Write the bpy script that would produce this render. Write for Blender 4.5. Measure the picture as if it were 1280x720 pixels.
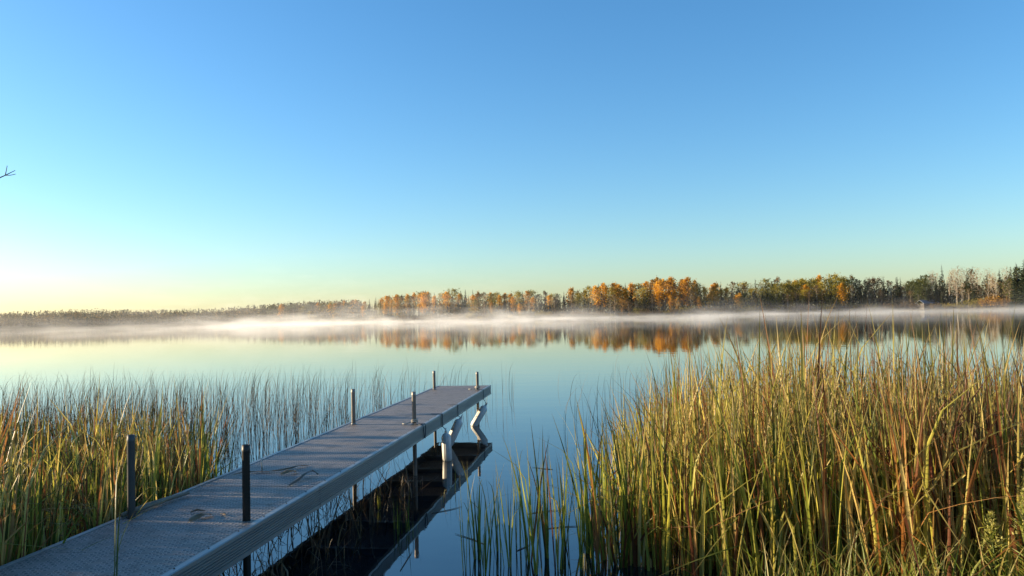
import bpy, math, random
import numpy as np
from mathutils import Vector

random.seed(7)
RG = np.random.default_rng(11)
scene = bpy.context.scene
for o in list(bpy.data.objects):
    bpy.data.objects.remove(o, do_unlink=True)
C = scene.collection
R = math.radians

# ------------------------------------------------------------------ camera
EYE = 2.06
cam_d = bpy.data.cameras.new('camera')
cam_d.sensor_width = 36.0
cam_d.lens = 961.0 / 1280.0 * 36.0
cam_d.clip_start = 0.05
cam_d.clip_end = 20000.0
cam = bpy.data.objects.new('camera', cam_d)
C.objects.link(cam)
cam.location = (0, 0, EYE)
PITCH = math.atan(34.5 / 961.0)
ROLL = math.atan(0.0235)
fwd = Vector((0, math.cos(PITCH), math.sin(PITCH)))
q = fwd.to_track_quat('-Z', 'Y')
cam.rotation_mode = 'QUATERNION'
from mathutils import Quaternion
cam.rotation_quaternion = Quaternion(fwd, ROLL) @ q
scene.camera = cam

# ------------------------------------------------------------------ light
SUN_AZ = R(-79.0)          # measured from +Y towards +X
SUN_EL = R(11.5)
world = bpy.data.worlds.new('World')
scene.world = world
world.use_nodes = True
wn, wl = world.node_tree.nodes, world.node_tree.links
bg = wn['Background']
sky = wn.new('ShaderNodeTexSky')
sky.sky_type = 'NISHITA'
sky.sun_disc = False
sky.sun_elevation = SUN_EL
sky.sun_rotation = SUN_AZ
sky.altitude = 300.0
sky.air_density = 1.18
sky.dust_density = 0.7
sky.ozone_density = 4.2
hs_ = wn.new('ShaderNodeHueSaturation')          # the phone's punchier colour
hs_.inputs['Saturation'].default_value = 1.13
wl.new(sky.outputs[0], hs_.inputs['Color'])
wl.new(hs_.outputs[0], bg.inputs['Color'])
bg.inputs['Strength'].default_value = 0.096

sun_d = bpy.data.lights.new('sun', 'SUN')
sun_d.energy = 5.0
sun_d.angle = R(0.6)
sun_d.color = (1.0, 0.79, 0.50)
sun = bpy.data.objects.new('sun', sun_d)
C.objects.link(sun)
sdir = Vector((math.sin(SUN_AZ) * math.cos(SUN_EL), math.cos(SUN_AZ) * math.cos(SUN_EL), math.sin(SUN_EL)))
sun.rotation_euler = sdir.to_track_quat('Z', 'Y').to_euler()
sun.location = sdir * 50

vs = scene.view_settings
vs.view_transform = 'Standard'
vs.look = 'None'
vs.exposure = 1.5
vs.gamma = 1.0
vs.use_curve_mapping = False
scene.render.engine = 'CYCLES'
cy = scene.cycles
cy.use_denoising = True
cy.max_bounces = 8
cy.transparent_max_bounces = 8
cy.volume_bounces = 1
cy.caustics_reflective = False
cy.caustics_refractive = False
cy.sample_clamp_indirect = 6.0

# ------------------------------------------------------------------ helpers
def tag(o, label=None, cat=None, group=None, kind=None):
    if label: o['label'] = label
    if cat: o['category'] = cat
    if group: o['group'] = group
    if kind: o['kind'] = kind
    return o

def link(o, parent=None):
    C.objects.link(o)
    if parent is not None:
        o.parent = parent
    return o

def empty(name, loc=(0, 0, 0), rz=0.0):
    o = bpy.data.objects.new(name, None)
    o.empty_display_size = 0.2
    C.objects.link(o)
    o.location = loc
    o.rotation_euler = (0, 0, rz)
    return o

def mesh_np(name, V, Q, mat=None, attrs=None, smooth=False):
    """V (n,3), Q (m,4) or (m,3); attrs {name: per-vertex floats}"""
    V = np.asarray(V, np.float32); Q = np.asarray(Q, np.int32)
    k = Q.shape[1]
    me = bpy.data.meshes.new(name)
    me.vertices.add(len(V)); me.vertices.foreach_set('co', V.ravel())
    me.loops.add(Q.size); me.loops.foreach_set('vertex_index', Q.ravel())
    me.polygons.add(len(Q))
    me.polygons.foreach_set('loop_start', np.arange(0, Q.size, k, dtype=np.int32))
    me.polygons.foreach_set('loop_total', np.full(len(Q), k, np.int32))
    me.update(calc_edges=True)
    if attrs:
        for an, av in attrs.items():
            a = me.attributes.new(an, 'FLOAT', 'POINT')
            a.data.foreach_set('value', np.asarray(av, np.float32).ravel())
    if smooth:
        me.polygons.foreach_set('use_smooth', np.ones(len(Q), bool))
    if mat: me.materials.append(mat)
    return me

def mesh_py(name, V, F, mat=None, smooth=False):
    me = bpy.data.meshes.new(name)
    me.from_pydata([tuple(v) for v in V], [], F)
    me.update()
    if smooth:
        for p in me.polygons: p.use_smooth = True
    if mat: me.materials.append(mat)
    return me

def obj(name, me, parent=None, loc=(0, 0, 0)):
    o = bpy.data.objects.new(name, me)
    o.location = loc
    return link(o, parent)

class MB:
    """collects shapes into one mesh"""
    def __init__(s): s.V = []; s.F = []
    def box(s, x0, x1, y0, y1, z0, z1, b=0.0):
        n = len(s.V)
        if b <= 0:
            s.V += [(x0,y0,z0),(x1,y0,z0),(x1,y1,z0),(x0,y1,z0),(x0,y0,z1),(x1,y0,z1),(x1,y1,z1),(x0,y1,z1)]
            s.F += [tuple(n+i for i in f) for f in ((0,3,2,1),(4,5,6,7),(0,1,5,4),(1,2,6,5),(2,3,7,6),(3,0,4,7))]
        else:   # chamfered top edge
            s.V += [(x0,y0,z0),(x1,y0,z0),(x1,y1,z0),(x0,y1,z0),(x0,y0,z1-b),(x1,y0,z1-b),(x1,y1,z1-b),(x0,y1,z1-b),
                    (x0+b,y0+b,z1),(x1-b,y0+b,z1),(x1-b,y1-b,z1),(x0+b,y1-b,z1)]
            s.F += [tuple(n+i for i in f) for f in ((0,3,2,1),(0,1,5,4),(1,2,6,5),(2,3,7,6),(3,0,4,7),(4,5,9,8),(5,6,10,9),(6,7,11,10),(7,4,8,11),(8,9,10,11))]
        return s
    def tube(s, pts, rad, n=8, cap=True):
        pts = [Vector(p) for p in pts]
        if not hasattr(rad, '__len__'): rad = [rad] * len(pts)
        base = len(s.V)
        ref = None
        for i, p in enumerate(pts):
            a = pts[max(0, i-1)]; b = pts[min(len(pts)-1, i+1)]
            t = (b - a).normalized()
            if ref is None:
                ref = Vector((0, 0, 1)) if abs(t.z) < 0.9 else Vector((1, 0, 0))
            u = t.cross(ref)
            if u.length < 1e-4: u = t.orthogonal()
            u.normalize(); v = t.cross(u).normalized()
            for k in range(n):
                ang = 2 * math.pi * k / n
                s.V.append(tuple(p + (u * math.cos(ang) + v * math.sin(ang)) * rad[i]))
        for i in range(len(pts) - 1):
            for k in range(n):
                k2 = (k + 1) % n
                s.F.append((base+i*n+k, base+i*n+k2, base+(i+1)*n+k2, base+(i+1)*n+k))
        if cap:
            s.F.append(tuple(base + k for k in range(n))[::-1])
            s.F.append(tuple(base + (len(pts)-1)*n + k for k in range(n)))
        return s
    def lathe(s, prof, n=16, org=(0, 0, 0), flute=0.0, nf=0):
        base = len(s.V)
        for (r, z) in prof:
            for k in range(n):
                a = 2 * math.pi * k / n
                rr = r * (1 + (flute * math.cos(nf * a) if nf else 0))
                s.V.append((org[0] + rr*math.cos(a), org[1] + rr*math.sin(a), org[2] + z))
        for i in range(len(prof) - 1):
            for k in range(n):
                k2 = (k+1) % n
                s.F.append((base+i*n+k, base+i*n+k2, base+(i+1)*n+k2, base+(i+1)*n+k))
        return s
    def prism(s, prof, y0, y1):
        """closed (x,z) profile extruded along y"""
        n = len(prof); b = len(s.V)
        s.V += [(x, y0, z) for x, z in prof] + [(x, y1, z) for x, z in prof]
        s.F += [(b+i, b+(i+1) % n, b+n+(i+1) % n, b+n+i) for i in range(n)]
        s.F += [tuple(b+i for i in range(n))[::-1], tuple(b+n+i for i in range(n))]
        return s
    def mesh(s, name, mat, smooth=False): return mesh_py(name, s.V, s.F, mat, smooth)

# ------------------------------------------------------------------ materials
def new_mat(name):
    m = bpy.data.materials.new(name); m.use_nodes = True
    nt = m.node_tree
    return m, nt.nodes, nt.links, nt.nodes['Principled BSDF'], nt.nodes['Material Output']

def ramp(N, stops, interp='LINEAR'):
    r = N.new('ShaderNodeValToRGB'); r.color_ramp.interpolation = interp
    e = r.color_ramp.elements
    while len(e) < len(stops): e.new(0.5)
    for i, (p, c) in enumerate(stops):
        e[i].position = p; e[i].color = (*c, 1) if len(c) == 3 else c
    return r

def math_node(N, L, op, a, b=None, clamp=False):
    m = N.new('ShaderNodeMath'); m.operation = op; m.use_clamp = clamp
    for i, v in enumerate((a, b)):
        if v is None: continue
        if isinstance(v, (int, float)): m.inputs[i].default_value = v
        else: L.new(v, m.inputs[i])
    return m.outputs[0]

def mix_col(N, L, fac, a, b, mode='MIX'):
    m = N.new('ShaderNodeMix'); m.data_type = 'RGBA'; m.blend_type = mode
    for sock, v in ((m.inputs[0], fac), (m.inputs[6], a), (m.inputs[7], b)):
        if isinstance(v, (int, float)): sock.default_value = v
        elif isinstance(v, tuple): sock.default_value = (*v, 1)
        else: L.new(v, sock)
    return m.outputs[2]

def noise(N, L, scale, detail=3, vec=None, rough=0.55):
    n = N.new('ShaderNodeTexNoise')
    n.inputs['Scale'].default_value = scale; n.inputs['Detail'].default_value = detail
    n.inputs['Roughness'].default_value = rough
    if vec is not None: L.new(vec, n.inputs['Vector'])
    return n

def pos_scaled(N, L, sc, use='Position'):
    g = N.new('ShaderNodeNewGeometry') if use == 'Position' else N.new('ShaderNodeTexCoord')
    m = N.new('ShaderNodeMapping'); m.inputs['Scale'].default_value = sc
    L.new(g.outputs['Position' if use == 'Position' else use], m.inputs['Vector'])
    return m.outputs[0]

def leaf_mat(name, stops, tip=(0.10, 0.055, 0.025), tip_amount=0.75, trans=0.35, gloss=0.45, rnd=0.18, tboost=1.5):
    """blade colours by the leaf's own 'tint', browning to the tip"""
    m, N, L, P, O = new_mat(name)
    at = N.new('ShaderNodeAttribute'); at.attribute_name = 'tint'
    al = N.new('ShaderNodeAttribute'); al.attribute_name = 'along'
    oi = N.new('ShaderNodeObjectInfo')
    sh = math_node(N, L, 'MULTIPLY', math_node(N, L, 'SUBTRACT', oi.outputs['Random'], 0.5), rnd)
    nz = noise(N, L, 3.0, 2)
    t = math_node(N, L, 'ADD', math_node(N, L, 'ADD', at.outputs['Fac'], sh),
                  math_node(N, L, 'MULTIPLY', math_node(N, L, 'SUBTRACT', nz.outputs['Fac'], 0.5), 0.25), True)
    rp = ramp(N, stops); L.new(t, rp.inputs[0])
    tf = N.new('ShaderNodeMapRange'); tf.inputs[1].default_value = 0.60; tf.inputs[2].default_value = 1.0
    tf.inputs[3].default_value = 0; tf.inputs[4].default_value = tip_amount
    L.new(al.outputs['Fac'], tf.inputs[0])
    col = mix_col(N, L, tf.outputs[0], rp.outputs[0], tip)
    L.new(col, P.inputs['Base Color'])
    P.inputs['Roughness'].default_value = gloss
    P.inputs['Specular IOR Level'].default_value = 0.35
    tr = N.new('ShaderNodeBsdfTranslucent')
    cb = mix_col(N, L, 1.0, col, (tboost, tboost, tboost * 0.8), 'MULTIPLY')
    L.new(cb, tr.inputs['Color'])
    mx = N.new('ShaderNodeMixShader'); mx.inputs[0].default_value = trans
    L.new(P.outputs[0], mx.inputs[1]); L.new(tr.outputs[0], mx.inputs[2])
    L.new(mx.outputs[0], O.inputs['Surface'])
    return m

def crown_mat(name, stops, trans=0.3, rnd=0.5):
    m, N, L, P, O = new_mat(name)
    at = N.new('ShaderNodeAttribute'); at.attribute_name = 'tint'
    oi = N.new('ShaderNodeObjectInfo')
    t = math_node(N, L, 'ADD', math_node(N, L, 'MULTIPLY', at.outputs['Fac'], 1.0 - rnd),
                  math_node(N, L, 'MULTIPLY', oi.outputs['Random'], rnd), True)
    rp = ramp(N, stops); L.new(t, rp.inputs[0])
    L.new(rp.outputs[0], P.inputs['Base Color'])
    P.inputs['Roughness'].default_value = 0.7
    P.inputs['Specular IOR Level'].default_value = 0.15
    tr = N.new('ShaderNodeBsdfTranslucent'); L.new(rp.outputs[0], tr.inputs['Color'])
    mx = N.new('ShaderNodeMixShader'); mx.inputs[0].default_value = trans
    L.new(P.outputs[0], mx.inputs[1]); L.new(tr.outputs[0], mx.inputs[2])
    L.new(mx.outputs[0], O.inputs['Surface'])
    return m

def plain_mat(name, c1, c2, scale=4.0, rough=0.6, metal=0.0, bump=0.0, stretch=(1, 1, 1), detail=4):
    m, N, L, P, O = new_mat(name)
    v = pos_scaled(N, L, stretch, 'Object')
    n = noise(N, L, scale, detail, v)
    rp = ramp(N, [(0.3, c1), (0.7, c2)]); L.new(n.outputs['Fac'], rp.inputs[0])
    L.new(rp.outputs[0], P.inputs['Base Color'])
    P.inputs['Roughness'].default_value = rough; P.inputs['Metallic'].default_value = metal
    if bump:
        b = N.new('ShaderNodeBump'); b.inputs['Strength'].default_value = bump; b.inputs['Distance'].default_value = 0.01
        L.new(n.outputs['Fac'], b.inputs['Height']); L.new(b.outputs[0], P.inputs['Normal'])
    return m

M = {}
M['cattail'] = leaf_mat('cattail_leaf', [(0.0, (0.035, 0.062, 0.012)), (0.24, (0.14, 0.175, 0.028)), (0.46, (0.42, 0.38, 0.07)),
                                         (0.68, (0.56, 0.44, 0.17)), (0.82, (0.28, 0.12, 0.04)), (1.0, (0.13, 0.045, 0.02))], trans=0.42)
M['bulrush'] = leaf_mat('bulrush_stem', [(0.0, (0.025, 0.03, 0.012)), (0.4, (0.05, 0.04, 0.022)), (0.7, (0.075, 0.05, 0.03)), (1.0, (0.04, 0.025, 0.018))],
                        tip=(0.06, 0.04, 0.025), trans=0.15, gloss=0.7)
M['grass'] = leaf_mat('bank_grass', [(0.0, (0.06, 0.10, 0.015)), (0.5, (0.14, 0.18, 0.03)), (0.8, (0.25, 0.23, 0.06)), (1.0, (0.30, 0.22, 0.09))],
                      tip=(0.28, 0.2, 0.07), tip_amount=0.5)
M['dead'] = leaf_mat('dead_reed', [(0.0, (0.07, 0.045, 0.025)), (0.5, (0.14, 0.09, 0.05)), (1.0, (0.25, 0.17, 0.09))], tip=(0.2, 0.13, 0.07), trans=0.15)
M['spike'] = plain_mat('cattail_spike', (0.11, 0.028, 0.010), (0.17, 0.045, 0.016), 40, 0.95, bump=0.3)
M['weed'] = leaf_mat('goldenrod', [(0.0, (0.13, 0.17, 0.03)), (0.5, (0.27, 0.27, 0.06)), (1.0, (0.42, 0.38, 0.16))], tip=(0.4, 0.36, 0.15), tip_amount=0.4)
M['bark'] = plain_mat('grey_bark', (0.10, 0.085, 0.07), (0.26, 0.23, 0.20), 1.2, 0.9, stretch=(1, 1, 0.3))
M['bark_dark'] = plain_mat('dark_bark', (0.035, 0.028, 0.022), (0.07, 0.055, 0.042), 1.5, 0.9, stretch=(1, 1, 0.3))
M['gold'] = crown_mat('gold_foliage', [(0.0, (0.15, 0.09, 0.02)), (0.3, (0.46, 0.22, 0.02)), (0.7, (0.66, 0.34, 0.03)), (1.0, (0.68, 0.42, 0.06))])
M['rust'] = crown_mat('rust_foliage', [(0.0, (0.12, 0.065, 0.02)), (0.5, (0.28, 0.15, 0.028)), (1.0, (0.46, 0.26, 0.035))])
M['olive'] = crown_mat('olive_foliage', [(0.0, (0.05, 0.055, 0.014)), (0.45, (0.20, 0.17, 0.025)), (1.0, (0.42, 0.30, 0.04))])
M['green'] = crown_mat('green_foliage', [(0.0, (0.03, 0.04, 0.012)), (0.5, (0.07, 0.08, 0.02)), (1.0, (0.14, 0.12, 0.03))])
M['spruce'] = crown_mat('spruce_needles', [(0.0, (0.012, 0.02, 0.010)), (0.6, (0.026, 0.036, 0.016)), (1.0, (0.05, 0.055, 0.022))], trans=0.08)
M['brown'] = crown_mat('brown_brush', [(0.0, (0.06, 0.045, 0.027)), (0.6, (0.15, 0.105, 0.055)), (1.0, (0.28, 0.18, 0.07))])
M['bark_pale'] = plain_mat('pale_bark', (0.26, 0.22, 0.17), (0.48, 0.42, 0.34), 1.2, 0.9, stretch=(1, 1, 0.3))
M['twig'] = plain_mat('bare_twigs', (0.11, 0.085, 0.065), (0.22, 0.175, 0.14), 0.6, 0.9)
M['post'] = plain_mat('galvanised_post', (0.15, 0.13, 0.11), (0.33, 0.29, 0.25), 9, 0.55, 0.35, bump=0.15, stretch=(1, 1, 0.25))
M['post_shade'] = plain_mat('shade_grey_post', (0.05, 0.05, 0.05), (0.10, 0.10, 0.10), 9, 0.6, 0.3, bump=0.1, stretch=(1, 1, 0.25))  # near left pipe post, its shade put into a darker grey
M['post_dark'] = plain_mat('shade_dark_post', (0.012, 0.011, 0.010), (0.035, 0.030, 0.026), 9, 0.55, 0.2, bump=0.15, stretch=(1, 1, 0.25))  # near right pipe post with its shade painted in; the screws share it
M['fender'] = plain_mat('white_fender', (0.55, 0.53, 0.49), (0.74, 0.72, 0.68), 7, 0.5, bump=0.05)
M['strap'] = plain_mat('dark_strap', (0.03, 0.035, 0.045), (0.07, 0.075, 0.085), 30, 0.8)
M['rope'] = plain_mat('pale_rope', (0.34, 0.30, 0.24), (0.55, 0.50, 0.42), 60, 0.85, bump=0.4)
M['wood'] = plain_mat('weathered_wood', (0.10, 0.085, 0.065), (0.22, 0.19, 0.15), 14, 0.85, bump=0.3, stretch=(1, 0.08, 1))
M['shed_wall'] = plain_mat('shed_boards', (0.05, 0.045, 0.04), (0.09, 0.08, 0.075), 3, 0.8)
M['shed_roof'] = plain_mat('metal_roof', (0.15, 0.17, 0.20), (0.21, 0.23, 0.27), 2, 0.4, 0.2)
M['glass'] = plain_mat('dark_glass', (0.01, 0.012, 0.015), (0.02, 0.022, 0.025), 2, 0.1)

def ground_mat():
    m, N, L, P, O = new_mat('ground_soil')
    v = pos_scaled(N, L, (1, 1, 1))
    n1 = noise(N, L, 6.0, 6, v); n2 = noise(N, L, 0.05, 3, v)
    a = ramp(N, [(0.3, (0.025, 0.018, 0.012)), (0.7, (0.075, 0.055, 0.034))]); L.new(n1.outputs['Fac'], a.inputs[0])
    b = ramp(N, [(0.4, (0.05, 0.045, 0.02)), (0.65, (0.11, 0.085, 0.04))]); L.new(n2.outputs['Fac'], b.inputs[0])
    L.new(mix_col(N, L, 0.5, a.outputs[0], b.outputs[0]), P.inputs['Base Color'])
    P.inputs['Roughness'].default_value = 0.95
    bp = N.new('ShaderNodeBump'); bp.inputs['Strength'].default_value = 0.5; bp.inputs['Distance'].default_value = 0.03
    L.new(n1.outputs['Fac'], bp.inputs['Height']); L.new(bp.outputs[0], P.inputs['Normal'])
    return m
M['ground'] = ground_mat()

def water_mat():
    m, N, L, P, O = new_mat('lake_water')
    P.inputs['Base Color'].default_value = (0.006, 0.010, 0.013, 1)
    P.inputs['Roughness'].default_value = 0.015
    P.inputs['IOR'].default_value = 2.0
    P.inputs['Specular IOR Level'].default_value = 0.5
    n1 = noise(N, L, 1.0, 2, pos_scaled(N, L, (0.35, 0.9, 1)))
    n2 = noise(N, L, 1.0, 2, pos_scaled(N, L, (2.2, 4.5, 1)))
    h = math_node(N, L, 'ADD', math_node(N, L, 'MULTIPLY', n1.outputs['Fac'], 0.006), math_node(N, L, 'MULTIPLY', n2.outputs['Fac'], 0.0011))
    bp = N.new('ShaderNodeBump'); bp.inputs['Strength'].default_value = 0.5; bp.inputs['Distance'].default_value = 1.0
    L.new(h, bp.inputs['Height']); L.new(bp.outputs[0], P.inputs['Normal'])
    return m
M['water'] = water_mat()

def deck_mat():
    """perforated aluminium: rows of small raised holes in bands, worn and dull"""
    m, N, L, P, O = new_mat('perforated_deck')
    tc = N.new('ShaderNodeTexCoord')
    sp = N.new('ShaderNodeSeparateXYZ'); L.new(tc.outputs['Object'], sp.inputs[0])
    px, py = 0.036, 0.055
    ix = math_node(N, L, 'DIVIDE', sp.outputs['X'], px); iy = math_node(N, L, 'DIVIDE', sp.outputs['Y'], py)
    row = math_node(N, L, 'FLOOR', ix)
    iy2 = math_node(N, L, 'ADD', iy, math_node(N, L, 'MULTIPLY', row, 0.5))
    fx = math_node(N, L, 'MULTIPLY', math_node(N, L, 'SUBTRACT', math_node(N, L, 'FRACT', ix), 0.5), px)
    fy = math_node(N, L, 'MULTIPLY', math_node(N, L, 'SUBTRACT', math_node(N, L, 'FRACT', iy2), 0.5), py * 0.62)
    d = math_node(N, L, 'SQRT', math_node(N, L, 'ADD', math_node(N, L, 'MULTIPLY', fx, fx), math_node(N, L, 'MULTIPLY', fy, fy)))
    band = math_node(N, L, 'LESS_THAN', math_node(N, L, 'FRACT', math_node(N, L, 'DIVIDE', math_node(N, L, 'ADD', sp.outputs['X'], 9.0), px * 5)), 0.8)
    hole = math_node(N, L, 'MULTIPLY', math_node(N, L, 'LESS_THAN', d, 0.0085), band)
    ring = N.new('ShaderNodeMapRange'); ring.inputs[1].default_value = 0.0085; ring.inputs[2].default_value = 0.014
    ring.inputs[3].default_value = 1; ring.inputs[4].default_value = 0; L.new(d, ring.inputs[0])
    n1 = noise(N, L, 3.0, 5, pos_scaled(N, L, (1, 3, 1), 'Object')); n2 = noise(N, L, 45.0, 3, tc.outputs['Object'])
    base = ramp(N, [(0.3, (0.15, 0.128, 0.112)), (0.7, (0.275, 0.235, 0.21))]); L.new(n1.outputs['Fac'], base.inputs[0])
    g = mix_col(N, L, math_node(N, L, 'MULTIPLY', n2.outputs['Fac'], 0.35), base.outputs[0], (0.085, 0.07, 0.06))
    rimc = math_node(N, L, 'MULTIPLY', math_node(N, L, 'MULTIPLY', ring.outputs[0], band), 0.55)
    g = mix_col(N, L, rimc, g, (0.52, 0.48, 0.45))          # light caught by the raised rims, painted into the colour
    hw = mix_col(N, L, math_node(N, L, 'MULTIPLY', hole, 0.9), g, (0.012, 0.012, 0.012))
    st = noise(N, L, 7.0, 6, pos_scaled(N, L, (1, 0.7, 1), 'Position'), 0.7)      # dried mud and water stains
    sr = ramp(N, [(0.52, (0, 0, 0)), (0.66, (1, 1, 1))]); L.new(st.outputs['Fac'], sr.inputs[0])
    hw = mix_col(N, L, math_node(N, L, 'MULTIPLY', sr.outputs[0], 0.5), hw, (0.055, 0.045, 0.036))
    L.new(hw, P.inputs['Base Color'])
    P.inputs['Metallic'].default_value = 0.3
    P.inputs['Roughness'].default_value = 0.55
    bp = N.new('ShaderNodeBump'); bp.inputs['Strength'].default_value = 0.6; bp.inputs['Distance'].default_value = 0.003
    L.new(math_node(N, L, 'MULTIPLY', math_node(N, L, 'MULTIPLY', ring.outputs[0], band), math_node(N, L, 'SUBTRACT', 1.0, hole)), bp.inputs['Height'])
    L.new(bp.outputs[0], P.inputs['Normal'])
    return m
M['deck'] = deck_mat()

def alu_mat():
    m, N, L, P, O = new_mat('aluminium_rail')
    n1 = noise(N, L, 5.0, 5, pos_scaled(N, L, (1, 0.25, 6), 'Object'))
    rp = ramp(N, [(0.3, (0.235, 0.25, 0.255)), (0.7, (0.305, 0.32, 0.32))]); L.new(n1.outputs['Fac'], rp.inputs[0])
    L.new(rp.outputs[0], P.inputs['Base Color'])
    P.inputs['Metallic'].default_value = 0.6; P.inputs['Roughness'].default_value = 0.45
    return m
M['alu'] = alu_mat()

# ------------------------------------------------------------------ the lake and its shores
PXS = [-2200, -900, -300, 0, 150, 300, 380, 440, 500, 600, 700, 840, 960, 1100, 1200, 1280, 1500, 1900, 3200]
RZ = [700, 950, 1080, 1000, 950, 880, 760, 640, 545, 470, 430, 402, 398, 392, 365, 335, 300, 250, 200]
def shore_z(px): return float(np.interp(px, PXS, RZ))
AZ_T = np.array([math.atan((p - 640) / 961.0) for p in PXS])
RR_T = np.array([z / math.cos(a) for z, a in zip(RZ, AZ_T)])
def far_r(az): return np.interp(az, AZ_T, RR_T)
def near_y(x):
    return 4.7 + np.clip((x - 2.2) * 0.75, 0, 4.0) + np.clip((-x - 5) * 0.25, 0, 2.5) + 0.25 * np.sin(x * 1.3) + 0.15 * np.sin(x * 3.1)
def land_h(r, az):
    """height of the far land, r and az from the camera"""
    Rf = far_r(az)
    d = r - Rf
    left = np.clip((-az - 0.16) / 0.12, 0, 1)
    hill = 3.5 + 8.0 * left
    rise = hill * (1 - np.exp(-np.clip(d, 0, None) / (60 + 90 * left))) + 0.9 * (1 - np.exp(-np.clip(d, 0, None) / 4))
    rise = rise * (1 + 0.28 * left * np.sin(az * 23 + 1.2))
    return np.where(d < 0, np.clip(d * 0.05, -2.0, 0), rise)

def build_ground():
    naz = 420
    azs = np.linspace(-math.pi, math.pi, naz, endpoint=False)
    rs_near = np.concatenate([[0.05], np.geomspace(0.6, 26, 60)])
    fr = np.array([0.2, 0.45, 0.8, 0.95, 0.985, 0.995, 1.0, 1.005, 1.012, 1.03, 1.06, 1.1, 1.17, 1.3, 1.6, 2.4, 4.5, 9.0])
    V = []
    Rf = np.maximum(far_r(azs), 60)
    for az, rf in zip(azs, Rf):
        r = np.concatenate([rs_near, np.maximum(rf * fr, 30 + np.arange(len(fr)))])
        x = r * np.sin(az); y = r * np.cos(az)
        zf = land_h(r, np.full_like(r, az))
        ny = near_y(x)
        zn = np.clip((ny - y) * 0.19, -1.6, 0.62) + 0.04 * np.sin(x * 2.3 + y) * np.sin(y * 1.7)
        z = np.where(r < 28, zn, zf)
        if abs(az) > math.pi / 2:
            z = np.maximum(z, np.where(r > 8, 0.62 + np.clip(r - 8, 0, 300) * 0.01, z))
        V.append(np.stack([x, y, z], 1))
    n = len(rs_near) + len(fr)
    V = np.concatenate(V)
    i = np.arange(naz)[:, None]; j = np.arange(n - 1)[None, :]
    a = i * n + j; b = ((i + 1) % naz) * n + j
    Q = np.stack([a, a + 1, b + 1, b], -1).reshape(-1, 4)
    o = obj('ground', mesh_np('ground', V, Q, M['ground'], smooth=True))
    tag(o, 'brown earth and brush of the lake shores', None, kind='structure')
build_ground()

lake = obj('lake', mesh_np('lake', [(-9000, -300, 0), (9000, -300, 0), (9000, 9000, 0), (-9000, 9000, 0)], [(0, 1, 2, 3)], M['water']))
tag(lake, 'calm blue lake mirroring sky and trees', None, kind='structure')

# ------------------------------------------------------------------ blades
def blades(n, base, h, w, head, th0, th1, phi, tint, S=7, pw=1.8, brk=None, vee=True, twist=0.5, rg=RG):
    """n ribbons as one vertex array; th0/th1 start/end tilt from vertical; brk = (t, extra tilt) for kinked ones"""
    base = np.asarray(base, float); h = np.broadcast_to(h, n).astype(float); w = np.broadcast_to(w, n).astype(float)
    T = np.linspace(0, 1, S + 1)
    th = np.asarray(th0)[:, None] + np.asarray(th1)[:, None] * T[None, :] ** pw
    if brk is not None:
        tb, ex = brk
        th = th + np.where(T[None, :] > tb[:, None], ex[:, None], 0)
    ds = (h / S)[:, None]
    mid = 0.5 * (th[:, 1:] + th[:, :-1])
    hx = np.concatenate([np.zeros((n, 1)), np.cumsum(np.sin(mid) * ds, 1)], 1)
    hz = np.concatenate([np.zeros((n, 1)), np.cumsum(np.cos(mid) * ds, 1)], 1)
    ch, sh = np.cos(head)[:, None], np.sin(head)[:, None]
    P = np.stack([base[:, 0:1] + hx * ch, base[:, 1:2] + hx * sh, base[:, 2:3] + hz], -1)
    ph = np.asarray(phi)[:, None] + twist * T[None, :] * np.sign(np.sin(phi * 7.3))[:, None]
    prof = np.clip(1 - T ** 3.2, 0.02, 1) * (0.75 + 0.25 * np.sin(np.pi * np.clip(T * 1.4, 0, 1)))
    hw = 0.5 * w[:, None] * prof[None, :]
    side = np.stack([np.cos(ph), np.sin(ph), np.zeros_like(ph)], -1) * hw[..., None]
    nrm = np.stack([-np.sin(ph), np.cos(ph), np.zeros_like(ph)], -1) * (hw * 0.55)[..., None]
    rows = [P - side, P + nrm, P + side] if vee else [P - side, P + side]
    k = len(rows)
    V = np.stack(rows, 2).reshape(-1, 3)
    per = (S + 1) * k
    Qs = []
    for s in range(S):
        for j in range(k - 1):
            a = s * k + j
            Qs.append((a, a + 1, a + k + 1, a + k))
    Q = (np.arange(n)[:, None, None] * per + np.array(Qs)[None]).reshape(-1, 4)
    tv = np.repeat(np.asarray(tint), per)
    al = np.tile(np.repeat(T, k), n)
    return V, Q, tv, al

def merge(parts):
    Vs, Qs, ts, als = [], [], [], []; off = 0
    for V, Q, t, a in parts:
        Vs.append(V); Qs.append(Q + off); ts.append(t); als.append(a); off += len(V)
    return np.concatenate(Vs), np.concatenate(Qs), np.concatenate(ts), np.concatenate(als)

def px_of(x, y): return 640 + 961 * x / y
def ground_z(x, y): return np.clip((near_y(x) - y) * 0.19, -0.25, 0.6)

# height of the cattails by where they stand (seen from the dock's foot)
HPX = [500, 600, 700, 760, 800, 880, 950, 1000, 1100, 1200, 1280, 1500]
HH = [0.85, 1.05, 1.28, 1.38, 1.58, 1.80, 1.92, 2.0, 1.95, 1.88, 1.78, 1.75]

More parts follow.
